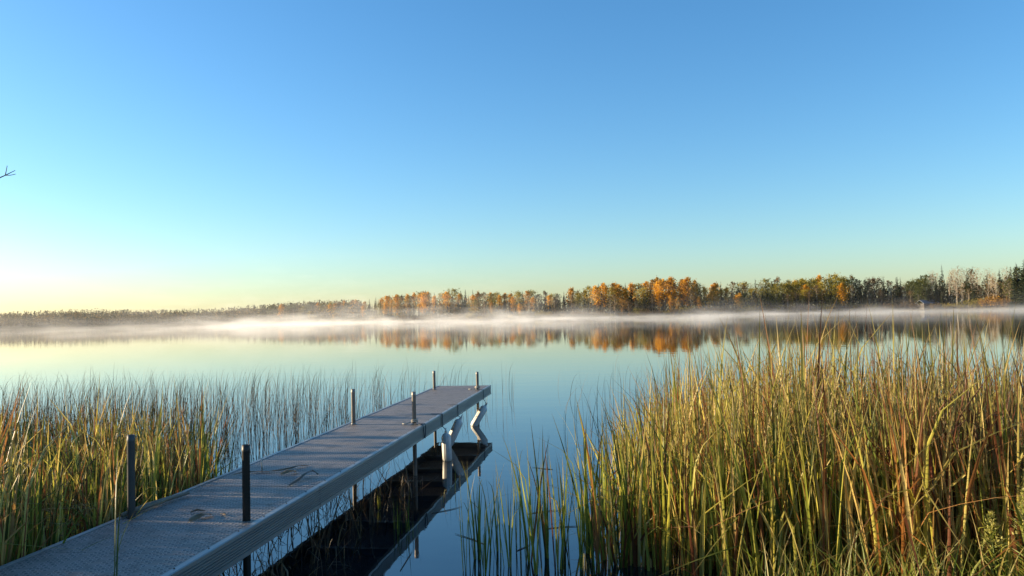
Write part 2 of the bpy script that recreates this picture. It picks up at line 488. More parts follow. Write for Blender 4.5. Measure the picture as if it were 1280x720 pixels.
def front_y(x): return max(4.7, 6.4 - 0.46 * (x - 0.5))
def right_spot(n, rg, y0=4.9, y1=11.5):
    out = []; cx = cy_ = 0.0; left_ = 0
    while len(out) < n:
        if left_ <= 0:
            cy_ = y0 + (y1 - y0) * rg.random() ** 1.25
            cx = rg.uniform(0.55 + 0.16 * (cy_ - 6), 0.72 * cy_ + 0.8); left_ = int(rg.integers(2, 11))
        left_ -= 1
        x = cx + rg.normal(0, 0.11); y = cy_ + rg.normal(0, 0.11)
        if y < front_y(x): continue
        # thin out towards open water
        e = (x - (0.55 + 0.16 * (y - 6)))
        if rg.random() > 0.25 + 0.75 * min(1, e / 0.9): continue
        if y > 8.5 and rg.random() > 1 - (y - 8.5) / 4.0: continue
        out.append((x, y))
    return np.array(out)

def reed_mass(n_clump, spots, per, tint_fn, h_fn, rg, w=(0.012, 0.033), vee=True, S=7):
    m = n_clump * per
    cl = np.repeat(np.arange(n_clump), per)
    sp = spots[cl]
    jit = rg.normal(0, 0.05, (m, 2))
    xy = sp + jit
    h = h_fn(xy[:, 0], xy[:, 1]) * rg.uniform(0.35, 1.0, m) ** 0.6 * np.repeat(rg.uniform(0.78, 1.10, n_clump), per)
    head = np.arctan2(jit[:, 1], jit[:, 0]) + rg.normal(0, 0.5, m)
    th0 = np.abs(rg.normal(0.04, 0.09, m)); th1 = np.abs(rg.normal(0.12, 0.26, m))
    bent = rg.random(m) < 0.34
    tb = np.where(bent, rg.uniform(0.35, 0.85, m), 2.0); ex = rg.uniform(0.5, 1.9, m)
    z = np.minimum(ground_z(xy[:, 0], xy[:, 1]), 0.5) - 0.05
    tint = np.clip(tint_fn(xy[:, 0], xy[:, 1], m) + np.repeat(rg.normal(0, 0.12, n_clump), per), 0, 1)
    return blades(m, np.column_stack([xy, z]), h, rg.uniform(*w, m), head, th0, th1, rg.uniform(0, 6.283, m), tint, S=S, brk=(tb, ex), vee=vee, rg=rg)

rgR = np.random.default_rng(21)
def tint_right(x, y, m):
    p = px_of(x, y)
    red = np.clip((p - 1020) / 180, 0, 1) * 0.26
    return np.clip(np.where(rgR.random(m) < 0.2, rgR.normal(0.85, 0.08, m), rgR.normal(0.40, 0.24, m) + red), 0, 1)
def h_right(x, y): return np.interp(px_of(x, y), HPX, HH) * 1.10
sp = right_spot(1060, rgR)
V, Q, t, a = reed_mass(1060, sp, 9, tint_right, h_right, rgR)
o = obj('cattail_bed', mesh_np('cattail_bed', V, Q, M['cattail'], {'tint': t, 'along': a}, True))
tag(o, 'dense sunlit bed of yellow-green and brown cattails right of the dock', 'cattails', kind='stuff')

rgL = np.random.default_rng(22)
def left_edge(y): return -3.02 + 0.13 * (y - 4.59)
def left_spot(n, rg):
    out = []; cx = cy_ = 0.0; left_ = 0
    while len(out) < n:
        if left_ <= 0:
            cy_ = rg.uniform(4.4, 11.5); cx = rg.uniform(-0.72 * cy_ - 3.2, -0.3 * cy_); left_ = int(rg.integers(2, 10))
        left_ -= 1
        y = cy_ + rg.normal(0, 0.12)
        xr = left_edge(y) - 0.10 if y < 7.4 else -0.405 * y
        x = cx + rg.normal(0, 0.12)
        if x > xr: continue
        if y > 8.5 and rg.random() > 1 - (y - 8.5) / 3.4: continue
        out.append((x, y))
    return np.array(out)
def tint_left(x, y, m): return np.clip(np.where(rgL.random(m) < 0.5, rgL.normal(0.24, 0.14, m), rgL.normal(0.84, 0.12, m)), 0, 1)
def h_left(x, y): return np.full_like(x, 1.86) - 0.12 * np.clip(y - 7, 0, 3)
sp = left_spot(1050, rgL)
V, Q, t, a = reed_mass(1050, sp, 9, tint_left, h_left, rgL, w=(0.012, 0.029))
o = obj('cattail_bed', mesh_np('cattail_bed', V, Q, M['cattail'], {'tint': t, 'along': a}, True))
tag(o, 'shaded bed of green and rust cattails left of the dock', 'cattails', kind='stuff')

# thin bulrushes standing in open water
rgB = np.random.default_rng(23)
def bulrush(n, zone, hr, rg):
    out = []
    while len(out) < n:
        y = rg.uniform(zone[2], zone[3]); p = rg.uniform(zone[0], zone[1])
        x = (p - 640) / 961 * y
        if x > left_edge(y) - 0.15 and y < 16.3 and x < 0: continue
        cl = 0.5 + 0.5 * math.sin(x * 1.9 + 0.7 * y) * math.sin(y * 1.3 - x * 0.6)
        lim = zone[4](p, y) * (0.35 + 0.65 * cl)
        if rg.random() > lim: continue
        out.append((x, y))
    xy = np.array(out); m = n
    h = rg.uniform(*hr, m)
    head = rg.normal(math.pi * 0.0, 1.5, m)
    th0 = np.abs(rg.normal(0.02, 0.10, m))
    droop = rg.random(m) < 0.7
    th1 = np.where(droop, rg.uniform(0.5, 2.3, m), rg.uniform(0.05, 0.4, m))
    tint = np.clip(rg.normal(0.5, 0.25, m), 0, 1)
    return blades(m, np.column_stack([xy, np.full(m, -0.05)]), h, rg.uniform(0.005, 0.010, m), head, th0, th1, rg.uniform(0, 6.28, m), tint, S=8, pw=3.0, vee=False, rg=rg)
b1 = bulrush(2600, (-70, 640, 10.5, 22, lambda p, y: np.interp(p, [-70, 250, 440, 520, 650], [1, 0.9, 0.55, 0.28, 0.08])), (0.65, 1.15), rgB)
b2 = bulrush(130, (690, 860, 11, 22, lambda p, y: np.interp(p, [690, 760, 860], [0.2, 0.6, 1.0])), (0.7, 1.2), rgB)
V, Q, t, a = merge([b1, b2])
o = obj('bulrush_bed', mesh_np('bulrush_bed', V, Q, M['bulrush'], {'tint': t, 'along': a}, True))
tag(o, 'thin drooping brown bulrushes standing in open water beyond the dock', 'bulrushes', kind='stuff')

# broken stalks under and beside the dock
rgD = np.random.default_rng(24)
n = 420
y = rgD.uniform(4.9, 9.6, n)
x = -1.66 + 0.13 * (y - 6.53) + rgD.uniform(-1.1, 0.18, n)
b = blades(n, np.column_stack([x, y, np.full(n, -0.05)]), rgD.uniform(0.15, 0.55, n), rgD.uniform(0.006, 0.014, n), rgD.uniform(0, 6.28, n),
           np.abs(rgD.normal(0.2, 0.3, n)), rgD.uniform(0, 1.0, n), rgD.uniform(0, 6.28, n), rgD.random(n), S=5, vee=False,
           brk=(rgD.uniform(0.3, 1.4, n), rgD.uniform(0.5, 1.8, n)), rg=rgD)
o = obj('broken_reeds', mesh_np('broken_reeds', b[0], b[1], M['dead'], {'tint': b[2], 'along': b[3]}))
tag(o, 'tangle of short dead reed stalks in the water under the dock', 'dead reeds', kind='stuff')

# bank grass at the lower right
rgG = np.random.default_rng(25)
n = 1500
y = rgG.uniform(4.7, 6.2, n); x = rgG.uniform(1.5, 4.6, n)
keep = rgG.random(n) < np.clip((x - 1.3) / 1.2, 0.1, 1)
x, y = x[keep], y[keep]; n = len(x)
b = blades(n, np.column_stack([x, y, ground_z(x, y) - 0.03]), rgG.uniform(0.35, 0.85, n), rgG.uniform(0.008, 0.018, n), rgG.uniform(0, 6.28, n),
           np.abs(rgG.normal(0.1, 0.2, n)), rgG.uniform(0.2, 1.5, n), rgG.uniform(0, 6.28, n), rgG.random(n), S=6, rg=rgG)
o = obj('bank_grass', mesh_np('bank_grass', b[0], b[1], M['grass'], {'tint': b[2], 'along': b[3]}, True))
tag(o, 'short bright green grass at the foot of the sunlit cattails', 'grass', kind='stuff')

# ------------------------------------------------------------------ single cattail plants, each leaf a part
rgP = np.random.default_rng(31)
def one_leaf(tint, th0, th1, brk=None, w=0.014, name='leaf', mat='cattail', S=9):
    bb = None if brk is None else (np.array([brk[0]]), np.array([brk[1]]))
    V, Q, t, a = blades(1, [(0, 0, 0)], 1.0, 0.016 * w / 0.014, np.array([0.0]), np.array([th0]), np.array([th1]), np.array([rgP.uniform(0, 6.28)]), [tint], S=S, brk=bb)
    return mesh_np(name, V, Q, M[mat], {'tint': t, 'along': a}, True)
LEAVES = {}
for kind, mu, sd in (('green', 0.25, 0.10), ('yellow', 0.48, 0.10), ('brown', 0.80, 0.12)):
    LEAVES[kind] = [one_leaf(float(np.clip(rgP.normal(mu, sd), 0, 1)), abs(rgP.normal(0.02, 0.04)), abs(rgP.normal(0.18, 0.25)),
                             None if k % 4 else (rgP.uniform(0.5, 0.8), rgP.uniform(0.6, 1.7)), rgP.uniform(0.011, 0.017)) for k in range(12)]

def spike_mesh():
    mb = MB()
    mb.lathe([(0.0, 0.0), (0.004, 0.0), (0.011, 0.012), (0.0125, 0.04), (0.0125, 0.15), (0.010, 0.175), (0.004, 0.185), (0.0022, 0.19), (0.002, 0.26), (0.0, 0.262)], 10)
    return mb.mesh('seed_head', M['spike'], True)
SPIKE = spike_mesh()
STALK = MB().tube([(0, 0, 0), (0.004, 0.002, 0.35), (0.0, 0.0, 0.7), (0.0, 0.0, 1.0)], [0.006, 0.005, 0.0045, 0.004], 6).mesh('stalk', M['dead'], True)

def cattail(x, y, h, kind, label, group, nl=6, spike=None, lean=None):
    z = float(ground_z(np.array(x), np.array(y))) - 0.05
    z = max(z, -0.08)
    root = empty('cattail_plant', (x, y, z))
    tag(root, label, 'cattail', group)
    for k in range(nl):
        kd = kind if rgP.random() < 0.75 else rgP.choice(['green', 'yellow', 'brown'])
        lf = obj('leaf', LEAVES[kd][int(rgP.integers(12))], root, tuple(rgP.normal(0, 0.018, 2)) + (0,))
        hh = h * rgP.uniform(0.6, 1.0) if k else h
        lf.scale = (hh * rgP.uniform(0.8, 1.2), hh * rgP.uniform(0.8, 1.2), hh)
        ln = rgP.normal(0, 0.05)
        lf.rotation_euler = (rgP.normal(0, 0.05), ln + (lean or 0), rgP.uniform(0, 6.28) if lean is None else rgP.normal(0, 0.5))
    if spike:
        st = obj('stalk', STALK, root); st.scale = (1, 1, spike[0]); st.rotation_euler = (spike[2], spike[1], 0)
        sd = obj('seed_head', SPIKE, root, tuple(Vector((math.sin(spike[1]) , -math.sin(spike[2]), math.cos(spike[1]) * math.cos(spike[2]))) * (spike[0] * 0.985)))
        sd.rotation_euler = (spike[2], spike[1], 0)
    return root

# fringe in open water left of the bed
fr_spots = []
for (p, yb, hh) in [(575, 6.3, 1.0), (588, 6.6, 0.95), (600, 6.2, 1.08), (612, 6.8, 0.9), (628, 6.4, 1.0), (640, 6.9, 1.05), (652, 6.5, 1.2),
                    (664, 6.2, 1.24), (676, 6.6, 1.28), (688, 6.3, 1.2), (700, 6.9, 1.1), (716, 6.3, 1.1), (728, 6.7, 1.36), (738, 6.2, 1.3),
                    (748, 6.5, 1.42), (758, 7.0, 1.3), (768, 6.3, 1.3), (778, 6.8, 1.4), (726, 7.4, 1.25), (752, 7.9, 1.3), (785, 7.3, 1.5), (796, 6.4, 1.45),
                    (592, 7.4, 0.6), (666, 7.3, 0.95), (810, 6.7, 1.5), (822, 7.2, 1.55), (772, 8.4, 1.3), (806, 8.0, 1.5)]:
    fr_spots.append(((p - 640) / 961 * yb, yb, hh, p))
ORD = ['first', 'second', 'third', 'fourth', 'fifth', 'sixth', 'seventh', 'eighth', 'ninth', 'tenth', 'eleventh', 'twelfth', 'thirteenth', 'fourteenth', 'fifteenth', 'sixteenth']
fr_spots.sort(key=lambda q_: q_[3])
cnt = {}
for (x, y, h, p) in fr_spots:
    zone = 'slim green cattail in open water, {} from the dock' if p < 640 else ('green cattail of the loose stand in open water, {} from its dock side' if p < 715 else 'green cattail at the water edge of the sunlit bed, {} from open water')
    cnt[zone] = cnt.get(zone, 0) + 1
    lab = zone.format(ORD[cnt[zone] - 1])
    cattail(x, y, h, 'green', lab, 'cattails in open water right of the dock', int(rgP.integers(5, 9)))
# small shoots right beside the dock, seen against its reflection
for k, (p, yb, hh) in enumerate([(470, 8.4, 0.36), (487, 7.6, 0.45), (494, 7.4, 0.5), (505, 7.5, 0.52), (512, 7.3, 0.4), (548, 8.6, 0.42), (560, 9.2, 0.5)]):
    cattail((p - 640) / 961 * yb, yb, hh, 'green', f'short green shoot in the dark reflection of the dock, {ORD[k]} from left', 'shoots beside the dock', 4)
# plants that rise above the bed against the mist
sky_sp = [(868, 8.2, 1.78), (890, 7.6, 1.9), (905, 8.6, 1.95), (925, 7.8, 2.0), (940, 8.4, 1.98), (955, 7.2, 1.98), (968, 8.0, 2.05), (985, 7.5, 2.14), (1000, 7.0, 2.12), (1006, 8.1, 2.18),
          (1020, 7.4, 2.02), (1040, 8.2, 2.05), (1058, 7.7, 2.04), (1075, 7.2, 1.98), (1092, 8.3, 2.02), (1108, 7.6, 2.06), (1125, 8.0, 2.04), (1150, 7.3, 1.98), (1170, 8.4, 1.98), (1186, 7.8, 1.95),
          (1205, 7.5, 2.0), (1228, 8.2, 2.06), (1250, 7.7, 1.92), (1268, 8.1, 1.86), (850, 9.0, 1.7), (835, 8.4, 1.7)]
for (p, yb, hh) in sky_sp + [(p_ + rgP.uniform(5, 12), y_ + rgP.uniform(-0.6, 0.6), h_ - rgP.uniform(0.0, 0.18)) for p_, y_, h_ in sky_sp]:
    cattail((p - 640) / 961 * yb, yb, hh + 0.22, 'brown' if rgP.random() < 0.35 else 'yellow', 'tall cattail with brown tips rising above the bed against the mist', 'tall cattails rising above the bed', 5)
# nearer plants that show singly within the right bed
for i in range(90):
    p = rgP.uniform(775, 1275); yb = 6.4
    for _ in range(4): yb = front_y((p - 640) / 961 * yb)
    yb += rgP.uniform(0.0, 0.7)
    h = float(np.interp(p, HPX, HH)) * rgP.uniform(0.7, 0.93) - (0.12 if yb < 5.4 else 0)
    right = p > 1060
    cattail((p - 640) / 961 * yb, yb, h, rgP.choice(['brown', 'yellow', 'brown']) if right else rgP.choice(['green', 'yellow', 'yellow']),
            'rust and straw coloured cattail in the front of the sunlit bed' if right else 'yellow-green cattail in the front of the sunlit bed',
            'cattails in the front of the right bed', int(rgP.integers(5, 8)))
# and in the left bed, along the dock
for i in range(70):
    yb = rgP.uniform(4.6, 7.4); x = left_edge(yb) - 0.12 - abs(rgP.normal(0, 0.9))
    cattail(x, yb, rgP.uniform(1.1, 1.7), rgP.choice(['green', 'yellow', 'brown', 'green']), 'green or rust cattail in shade along the left side of the dock',
            'cattails along the left of the dock', int(rgP.integers(5, 8)))
# brown seed heads in the lower right
for (p, yb, H, lx, lab) in [(1155, 5.3, 0.98, -0.06, 'cattail with a thick rust-brown seed head low in the right bed'),
                            (1212, 5.6, 1.28, -0.30, 'cattail with a rust-brown seed head leaning left, upper right of the bed'),
                            (1240, 5.5, 1.22, -0.08, 'cattail with a slim brown seed head above the pale goldenrod'),
                            (1142, 5.8, 1.15, 0.02, 'cattail with a slim brown seed head beside the thick one'),
                            (1126, 5.4, 0.75, -0.05, 'cattail with the lowest brown seed head in the right bed')]:
    cattail((p - 640) / 961 * yb - math.sin(lx) * H, yb, 1.3, 'brown', lab, 'cattails with seed heads', 3, spike=(H, lx, 0.0))

# a sprout growing up beside the near end of the dock, its blades in front of the post
sp_root = empty('reed_sprout', (-2.18, 4.20, 0.672))
tag(sp_root, 'dark green reed blades sprouting through the deck before the left post', 'reed')
for (th, ph, hh, tx) in [(0.26, 2.0, 0.80, 0), (0.16, 1.9, 0.50, 0.01), (0.30, 1.5, 0.42, -0.012)]:
    lf = obj('leaf', one_leaf(0.05, 0.02, 0.45, (0.55, 0.25), w=0.017), sp_root, (tx, 0, 0))
    lf.scale = (hh, hh, hh); lf.rotation_euler = (0, th, ph)

# pale goldenrod weeds at the right edge
def weed(x, y, h, label):
    z = float(ground_z(np.array(x), np.array(y))) - 0.03
    root = empty('goldenrod', (x, y, z)); tag(root, label, 'weed', 'pale weeds at the right edge')
    st = obj('stem', MB().tube([(0, 0, 0), (0.02, 0, h * 0.5), (-0.01, 0.01, h)], [0.006, 0.005, 0.002], 6).mesh('stem', M['weed'], True), root)
    n = 34
    zz = rgP.uniform(0.15, 0.85, n) * h
    b = blades(n, np.column_stack([rgP.normal(0, 0.008, n), rgP.normal(0, 0.008, n), zz]), rgP.uniform(0.10, 0.2, n), rgP.uniform(0.012, 0.022, n), rgP.uniform(0, 6.28, n),
               rgP.uniform(0.5, 1.0, n), rgP.uniform(0.2, 0.9, n), rgP.uniform(0, 6.28, n), rgP.uniform(0.1, 0.5, n), S=4, rg=rgP)
    f = obj('foliage', mesh_np('foliage', b[0], b[1], M['weed'], {'tint': b[2], 'along': b[3]}, True), root); f['kind'] = 'stuff'
    n = 240
    tt = rgP.uniform(0, 1, n)
    rad = 0.075 * (1 - tt) + 0.012
    an = rgP.uniform(0, 6.28, n)
    b = blades(n, np.column_stack([np.cos(an) * rad * rgP.random(n), np.sin(an) * rad * rgP.random(n), h * (0.70 + 0.32 * tt)]), 0.022, 0.013, an, rgP.uniform(0, 1.5, n), rgP.uniform(0, 1, n), rgP.uniform(0, 6.28, n), rgP.uniform(0.6, 1.0, n), S=2, vee=False, rg=rgP)
    f = obj('flower_head', mesh_np('flower_head', b[0], b[1], M['weed'], {'tint': b[2], 'along': b[3] * 0.5}), root); f['kind'] = 'stuff'
for (x, y, h, lab) in [(3.17, 4.86, 0.84, 'pale yellow-green weed with fluffy head at the right edge, foremost'), (3.28, 4.98, 0.96, 'tallest pale weed with fluffy head at the right edge'),
                       (3.06, 5.02, 0.70, 'shorter pale weed left of the tallest fluffy one'), (3.20, 4.72, 0.50, 'low pale weed in the lower right corner')]:
    weed(x, y, h, lab)

# ------------------------------------------------------------------ the dock
DZ = 0.66; DW = 1.12; SEC = 4.60
dock = empty('dock', (-0.47 - 13.8 * 0.1288, 15.65 - 13.8 * 0.9917, 0.0), -R(7.4))
tag(dock, 'grey aluminium dock on pipe posts reaching out over the lake', 'dock')
def rail_profile(side):
    """fluted extrusion; side=+1 right rail (outer face at x=0), -1 left rail"""
    p = [(-0.045, DZ + 0.004), (-0.006, DZ + 0.004), (0.0, DZ - 0.002), (0.0, DZ - 0.022)]
    z = DZ - 0.022
    for k in range(7):
        p += [(-0.010, z - 0.002), (-0.010, z - 0.009), (0.0, z - 0.011), (0.0, z - 0.0185)]
        z -= 0.0185
    p += [(0.0, DZ - 0.175), (-0.040, DZ - 0.175), (-0.040, DZ - 0.168), (-0.012, DZ - 0.165), (-0.012, DZ - 0.030), (-0.045, DZ - 0.030)]
    if side < 0:
        p = [(-DW - x, z) for x, z in p][::-1]
    return p
PLN = 15
plank_len = (SEC - 0.02) / PLN
plank_me = MB().box(-DW/2 + 0.048, DW/2 - 0.048, 0.0008, plank_len - 0.0008, -0.028, 0.0, 0.0015).mesh('deck_plank', M['deck'])
for s in range(3):
    y0 = s * SEC + 0.005; y1 = (s + 1) * SEC - 0.005
    mb = MB()
    mb.prism(rail_profile(1), y0, y1); mb.prism(rail_profile(-1), y0, y1)
    for k in range(5):
        yy = y0 + 0.05 + k * (y1 - y0 - 0.15) / 4
        mb.box(-DW + 0.013, -0.013, yy, yy + 0.05, DZ - 0.12, DZ - 0.031)
    mb.box(-DW + 0.046, -0.046, y0, y0 + 0.004, DZ - 0.17, DZ - 0.003)
    mb.box(-DW + 0.046, -0.046, y1 - 0.004, y1, DZ - 0.17, DZ - 0.003)
    sec = obj('dock_section', mb.mesh('dock_section', M['alu']), dock)
    for k in range(PLN):
        pl = obj('deck_plank', plank_me, sec, (-DW / 2, y0 + 0.005 + k * plank_len, DZ + random.uniform(-0.0008, 0.0003)))
    for k in range(12):      # screws on the outer rail's top
        b_ = MB().lathe([(0.0, 0.004), (0.005, 0.004), (0.006, 0.0), (0.006, -0.001)], 8).mesh('screw', M['post_dark']) if k == 0 and s == 0 else bpy.data.meshes['screw']
        obj('screw', b_, sec, (-0.035, y0 + 0.2 + k * 0.38, DZ + 0.0045))
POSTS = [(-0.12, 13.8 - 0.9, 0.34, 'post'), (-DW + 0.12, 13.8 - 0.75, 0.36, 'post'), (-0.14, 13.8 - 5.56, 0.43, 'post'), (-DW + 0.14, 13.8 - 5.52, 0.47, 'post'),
         (-0.12, 13.8 - 10.27, 0.53, 'post_dark'), (-DW + 0.11, 13.8 - 10.25, 0.60, 'post_shade')]
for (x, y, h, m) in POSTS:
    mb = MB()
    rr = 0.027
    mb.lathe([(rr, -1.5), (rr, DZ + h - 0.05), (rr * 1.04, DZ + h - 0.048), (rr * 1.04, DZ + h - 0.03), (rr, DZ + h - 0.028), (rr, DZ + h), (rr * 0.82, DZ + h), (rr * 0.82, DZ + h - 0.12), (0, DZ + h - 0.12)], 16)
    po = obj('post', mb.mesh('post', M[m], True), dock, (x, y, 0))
    if h > 0.5: continue
    br = MB().box(-0.038, 0.038, -0.038, 0.038, DZ + 0.005, DZ + 0.010, 0.002)
    br.lathe([(rr + 0.006, DZ + 0.010), (rr + 0.006, DZ + 0.018), (rr + 0.001, DZ + 0.020)], 16)
    obj('post_collar', br.mesh('post_collar', M['alu' if m == 'post' else 'post_dark']), po)

def dock_pt(x, y, z):
    """dock-local to world"""
    c, s_ = math.cos(-R(7.4)), math.sin(-R(7.4))
    return (dock.location.x + x * c - y * s_, dock.location.y + x * s_ + y * c, z)

# fenders hanging on the right side
def fender(yl, tilt, spin, drop, L, label):
    top = Vector(dock_pt(0.055, yl, DZ - 0.175 - drop))
    root = empty('fender', (top.x, top.y, 0.0)); tag(root, label, 'fender', 'white fenders along the dock')
    hz = top.z
    dirv = Vector((math.sin(tilt) * math.cos(spin), math.sin(tilt) * math.sin(spin), -math.cos(tilt)))
    rf = 0.068
    prof = [(0.0, 0.0), (0.018, 0.0), (0.022, 0.02), (0.022, 0.035), (0.05, 0.05), (rf, 0.085), (rf, L - 0.06), (0.055, L - 0.025), (0.03, L - 0.01), (0.0, L)]
    body = obj('body', MB().lathe(prof, 40, flute=0.035, nf=10).mesh('fender_body', M['fender'], True), root, (0, 0, hz))
    body.rotation_mode = 'QUATERNION'; body.rotation_quaternion = dirv.to_track_quat('Z', 'Y')
    eye = MB()
    eye.tube([(0.03 * math.cos(a_), 0, -0.012 + 0.025 * math.sin(a_)) for a_ in np.linspace(0, 6.283, 13)], 0.006, 6, False)
    e_ = obj('eye', eye.mesh('eye', M['fender'], True), body)
    r0 = Vector(dock_pt(0.006, yl, DZ - 0.17)) - Vector((top.x, top.y, 0))
    obj('rope', MB().tube([r0, (r0 + Vector((0, 0, hz))) * 0.5 + Vector((0.006, 0, 0)), (0, 0, hz)], 0.006, 6).mesh('rope', M['rope'], True), root)
    stp = MB()
    w = 0.022
    ax = Vector((math.sin(R(7.4)), math.cos(R(7.4)), 0)); nx = Vector((math.cos(R(7.4)), -math.sin(R(7.4)), 0))
    o0 = Vector(dock_pt(0, yl, 0)) - Vector((top.x, top.y, 0))
    path = [(-0.16, DZ + 0.008), (0.003, DZ + 0.008), (0.007, DZ + 0.002), (0.007, DZ - 0.178), (-0.04, DZ - 0.180)]
    base = len(stp.V)
    for (dx, z) in path:
        for sgn in (-1, 1):
            pnt = o0 + nx * dx + ax * (w * sgn); stp.V.append((pnt.x, pnt.y, z))
    for (dx, z) in path:
        for sgn in (-1, 1):
            off = (0.002 if dx > 0.004 else 0); zo = 0.002 if z > DZ + 0.003 else 0
            pnt = o0 + nx * (dx + off) + ax * (w * sgn); stp.V.append((pnt.x, pnt.y, z + zo))
    m_ = len(path)
    for i in range(m_ - 1):
        stp.F.append((2*i, 2*i+1, 2*i+3, 2*i+2)); k = 2*m_
        stp.F.append((k+2*i+2, k+2*i+3, k+2*i+1, k+2*i))
        stp.F.append((2*i, 2*i+2, k+2*i+2, k+2*i)); stp.F.append((2*i+1, k+2*i+1, k+2*i+3, 2*i+3))
    obj('strap', stp.mesh('strap', M['strap']), root)
fender(13.8 - 4.54, 0.03, 0.0, 0.06, 0.46, 'white fender hanging upright, nearest of the three on the dock')
fender(13.8 - 3.42, 0.46, R(188), 0.02, 0.50, 'white fender slanting under the dock behind the upright one')
fender(13.8 - 0.98, 0.58, R(195), 0.10, 0.50, 'white fender slanting into the water at the dock end')

# ropes at the posts
def coil(x, y, label, loops=2, tail=None):
    pts = []
    for a_ in np.linspace(0, loops * 6.283, loops * 14):
        pts.append((0.045 * math.cos(a_), 0.045 * math.sin(a_), 0.022 + 0.02 * a_ / 6.283 + 0.002 * math.sin(3 * a_)))
    if tail: pts += tail
    w = dock_pt(x, y, DZ + 0.006)
    o = obj('rope', MB().tube(pts, 0.0075, 6).mesh('rope_coil', M['rope'], True), None, w)
    tag(o, label, 'rope')
coil(-0.14, 13.8 - 5.56, 'pale rope wound round the foot of the middle right post', 2, [(-0.07, 0.0, 0.018), (-0.12, -0.03, 0.010), (-0.15, -0.01, 0.010), (-0.16, 0.03, 0.010), (-0.11, 0.05, 0.010)])
coil(-0.12, 13.8 - 0.9, 'pale rope wound round the right post at the dock end', 2, [(-0.07, -0.02, 0.018), (-0.12, -0.04, 0.010), (-0.17, -0.03, 0.010)])
lp = MB(); cx = [(-0.13, 0.02, 0.012), (-0.05, 0.03, 0.012), (0.004, 0.06, 0.012), (0.012, 0.065, -0.03), (0.012, 0.05, -0.10), (0.012, 0.02, -0.17), (0.012, -0.02, -0.15), (0.012, -0.05, -0.06), (0.008, -0.06, 0.01), (-0.06, -0.04, 0.012)]
w = dock_pt(0, 13.8 - 5.62, DZ)
o = obj('cord', lp.tube(cx, 0.006, 6).mesh('cord', M['strap'], True), None, w); o.rotation_euler = (0, 0, -R(7.4))
tag(o, 'dark cord looped over the side rail by the middle post', 'cord')

# dry leaves and a stick on the deck
def dry(name, pts, w, label, cat, mat='dead', lift=0.008, rad=None):
    V = [Vector((x, y, DZ + lift + z)) for x, y, z in pts]
    o0 = V[0].copy(); o0.z = DZ
    if rad:
        me = MB().tube([v - o0 for v in V], rad, 7).mesh(name, M[mat], True)
    else:
        mb = MB(); n = len(V)
        for i, v in enumerate(V):
            t_ = (V[min(n-1, i+1)] - V[max(0, i-1)]).normalized(); sd = Vector((-t_.y, t_.x, 0.5 * math.sin(i * 1.7))).normalized()
            ww = 1.7 * w * (0.35 + 0.65 * math.sin(math.pi * (i + 0.6) / (n + 0.2)))
            for s_, dz in ((-0.5, 0.0), (0, 0.25 * ww), (0.5, 0.0)):
                p_ = v - o0 + sd * ww * s_; mb.V.append((p_.x, p_.y, max(0.0055, p_.z + dz)))
        for i in range(n - 1):
            for j in range(2): mb.F.append((3*i+j, 3*i+j+1, 3*i+3+j+1, 3*i+3+j))
        me = mb.mesh(name, M[mat], True)
        at = me.attributes.new('tint', 'FLOAT', 'POINT'); at.data.foreach_set('value', np.full(len(me.vertices), random.random(), np.float32))
    o = obj(name, me, None, o0); tag(o, label, cat, 'dry plant scraps on the deck')
dry('dry_leaf', [(-2.59, 7.09, 0), (-2.5, 7.15, .01), (-2.42, 7.18, 0), (-2.3, 7.17, 0), (-2.19, 7.19, .01), (-2.10, 7.24, .02), (-2.06, 7.40, .01), (-1.99, 7.43, .0)], 0.02, 'long dry brown reed leaf lying across the deck', 'leaf')
dry('dry_leaf', [(-1.93, 6.55, 0), (-1.90, 6.72, .01), (-1.88, 6.88, .03), (-1.84, 7.0, .035), (-1.77, 6.94, .01)], 0.022, 'arched dry reed leaf at the deck joint', 'leaf')
dry('dry_leaf', [(-2.15, 7.05, 0), (-2.10, 7.10, .015), (-2.04, 7.08, .02), (-2.02, 7.14, .0)], 0.035, 'small crumpled brown leaf beside the long dry one', 'leaf')
dry('dry_leaf', [(-2.32, 5.47, 0), (-2.29, 5.55, .012), (-2.26, 5.57, .015), (-2.21, 5.63, .0)], 0.035, 'crumpled brown leaf on the deck left of the near right post', 'leaf')
dry('dry_leaf', [(-2.41, 5.72, 0), (-2.37, 5.75, .01), (-2.31, 5.75, .0)], 0.016, 'thin dark leaf scrap beyond the crumpled one', 'leaf')
dry('dry_leaf', [(-2.16, 5.66, 0), (-2.13, 5.63, .008), (-2.10, 5.60, .0)], 0.014, 'tiny dark leaf scrap near the near right post', 'leaf')
dry('dry_stick', [(-2.86, 5.62, 0.006), (-2.80, 5.86, .012), (-2.74, 6.07, .012), (-2.66, 6.29, .01)], 0.03, 'weathered grey stick along the left edge of the deck', 'stick', 'wood', 0.016, [0.018, 0.021, 0.019, 0.012])
dry('dry_stub', [(-2.39, 7.29, -0.004), (-2.392, 7.288, .06), (-2.395, 7.285, .11)], 0.01, 'short pale reed stub standing on the deck', 'reed stub', 'rope', 0.004, [0.007, 0.006, 0.004])

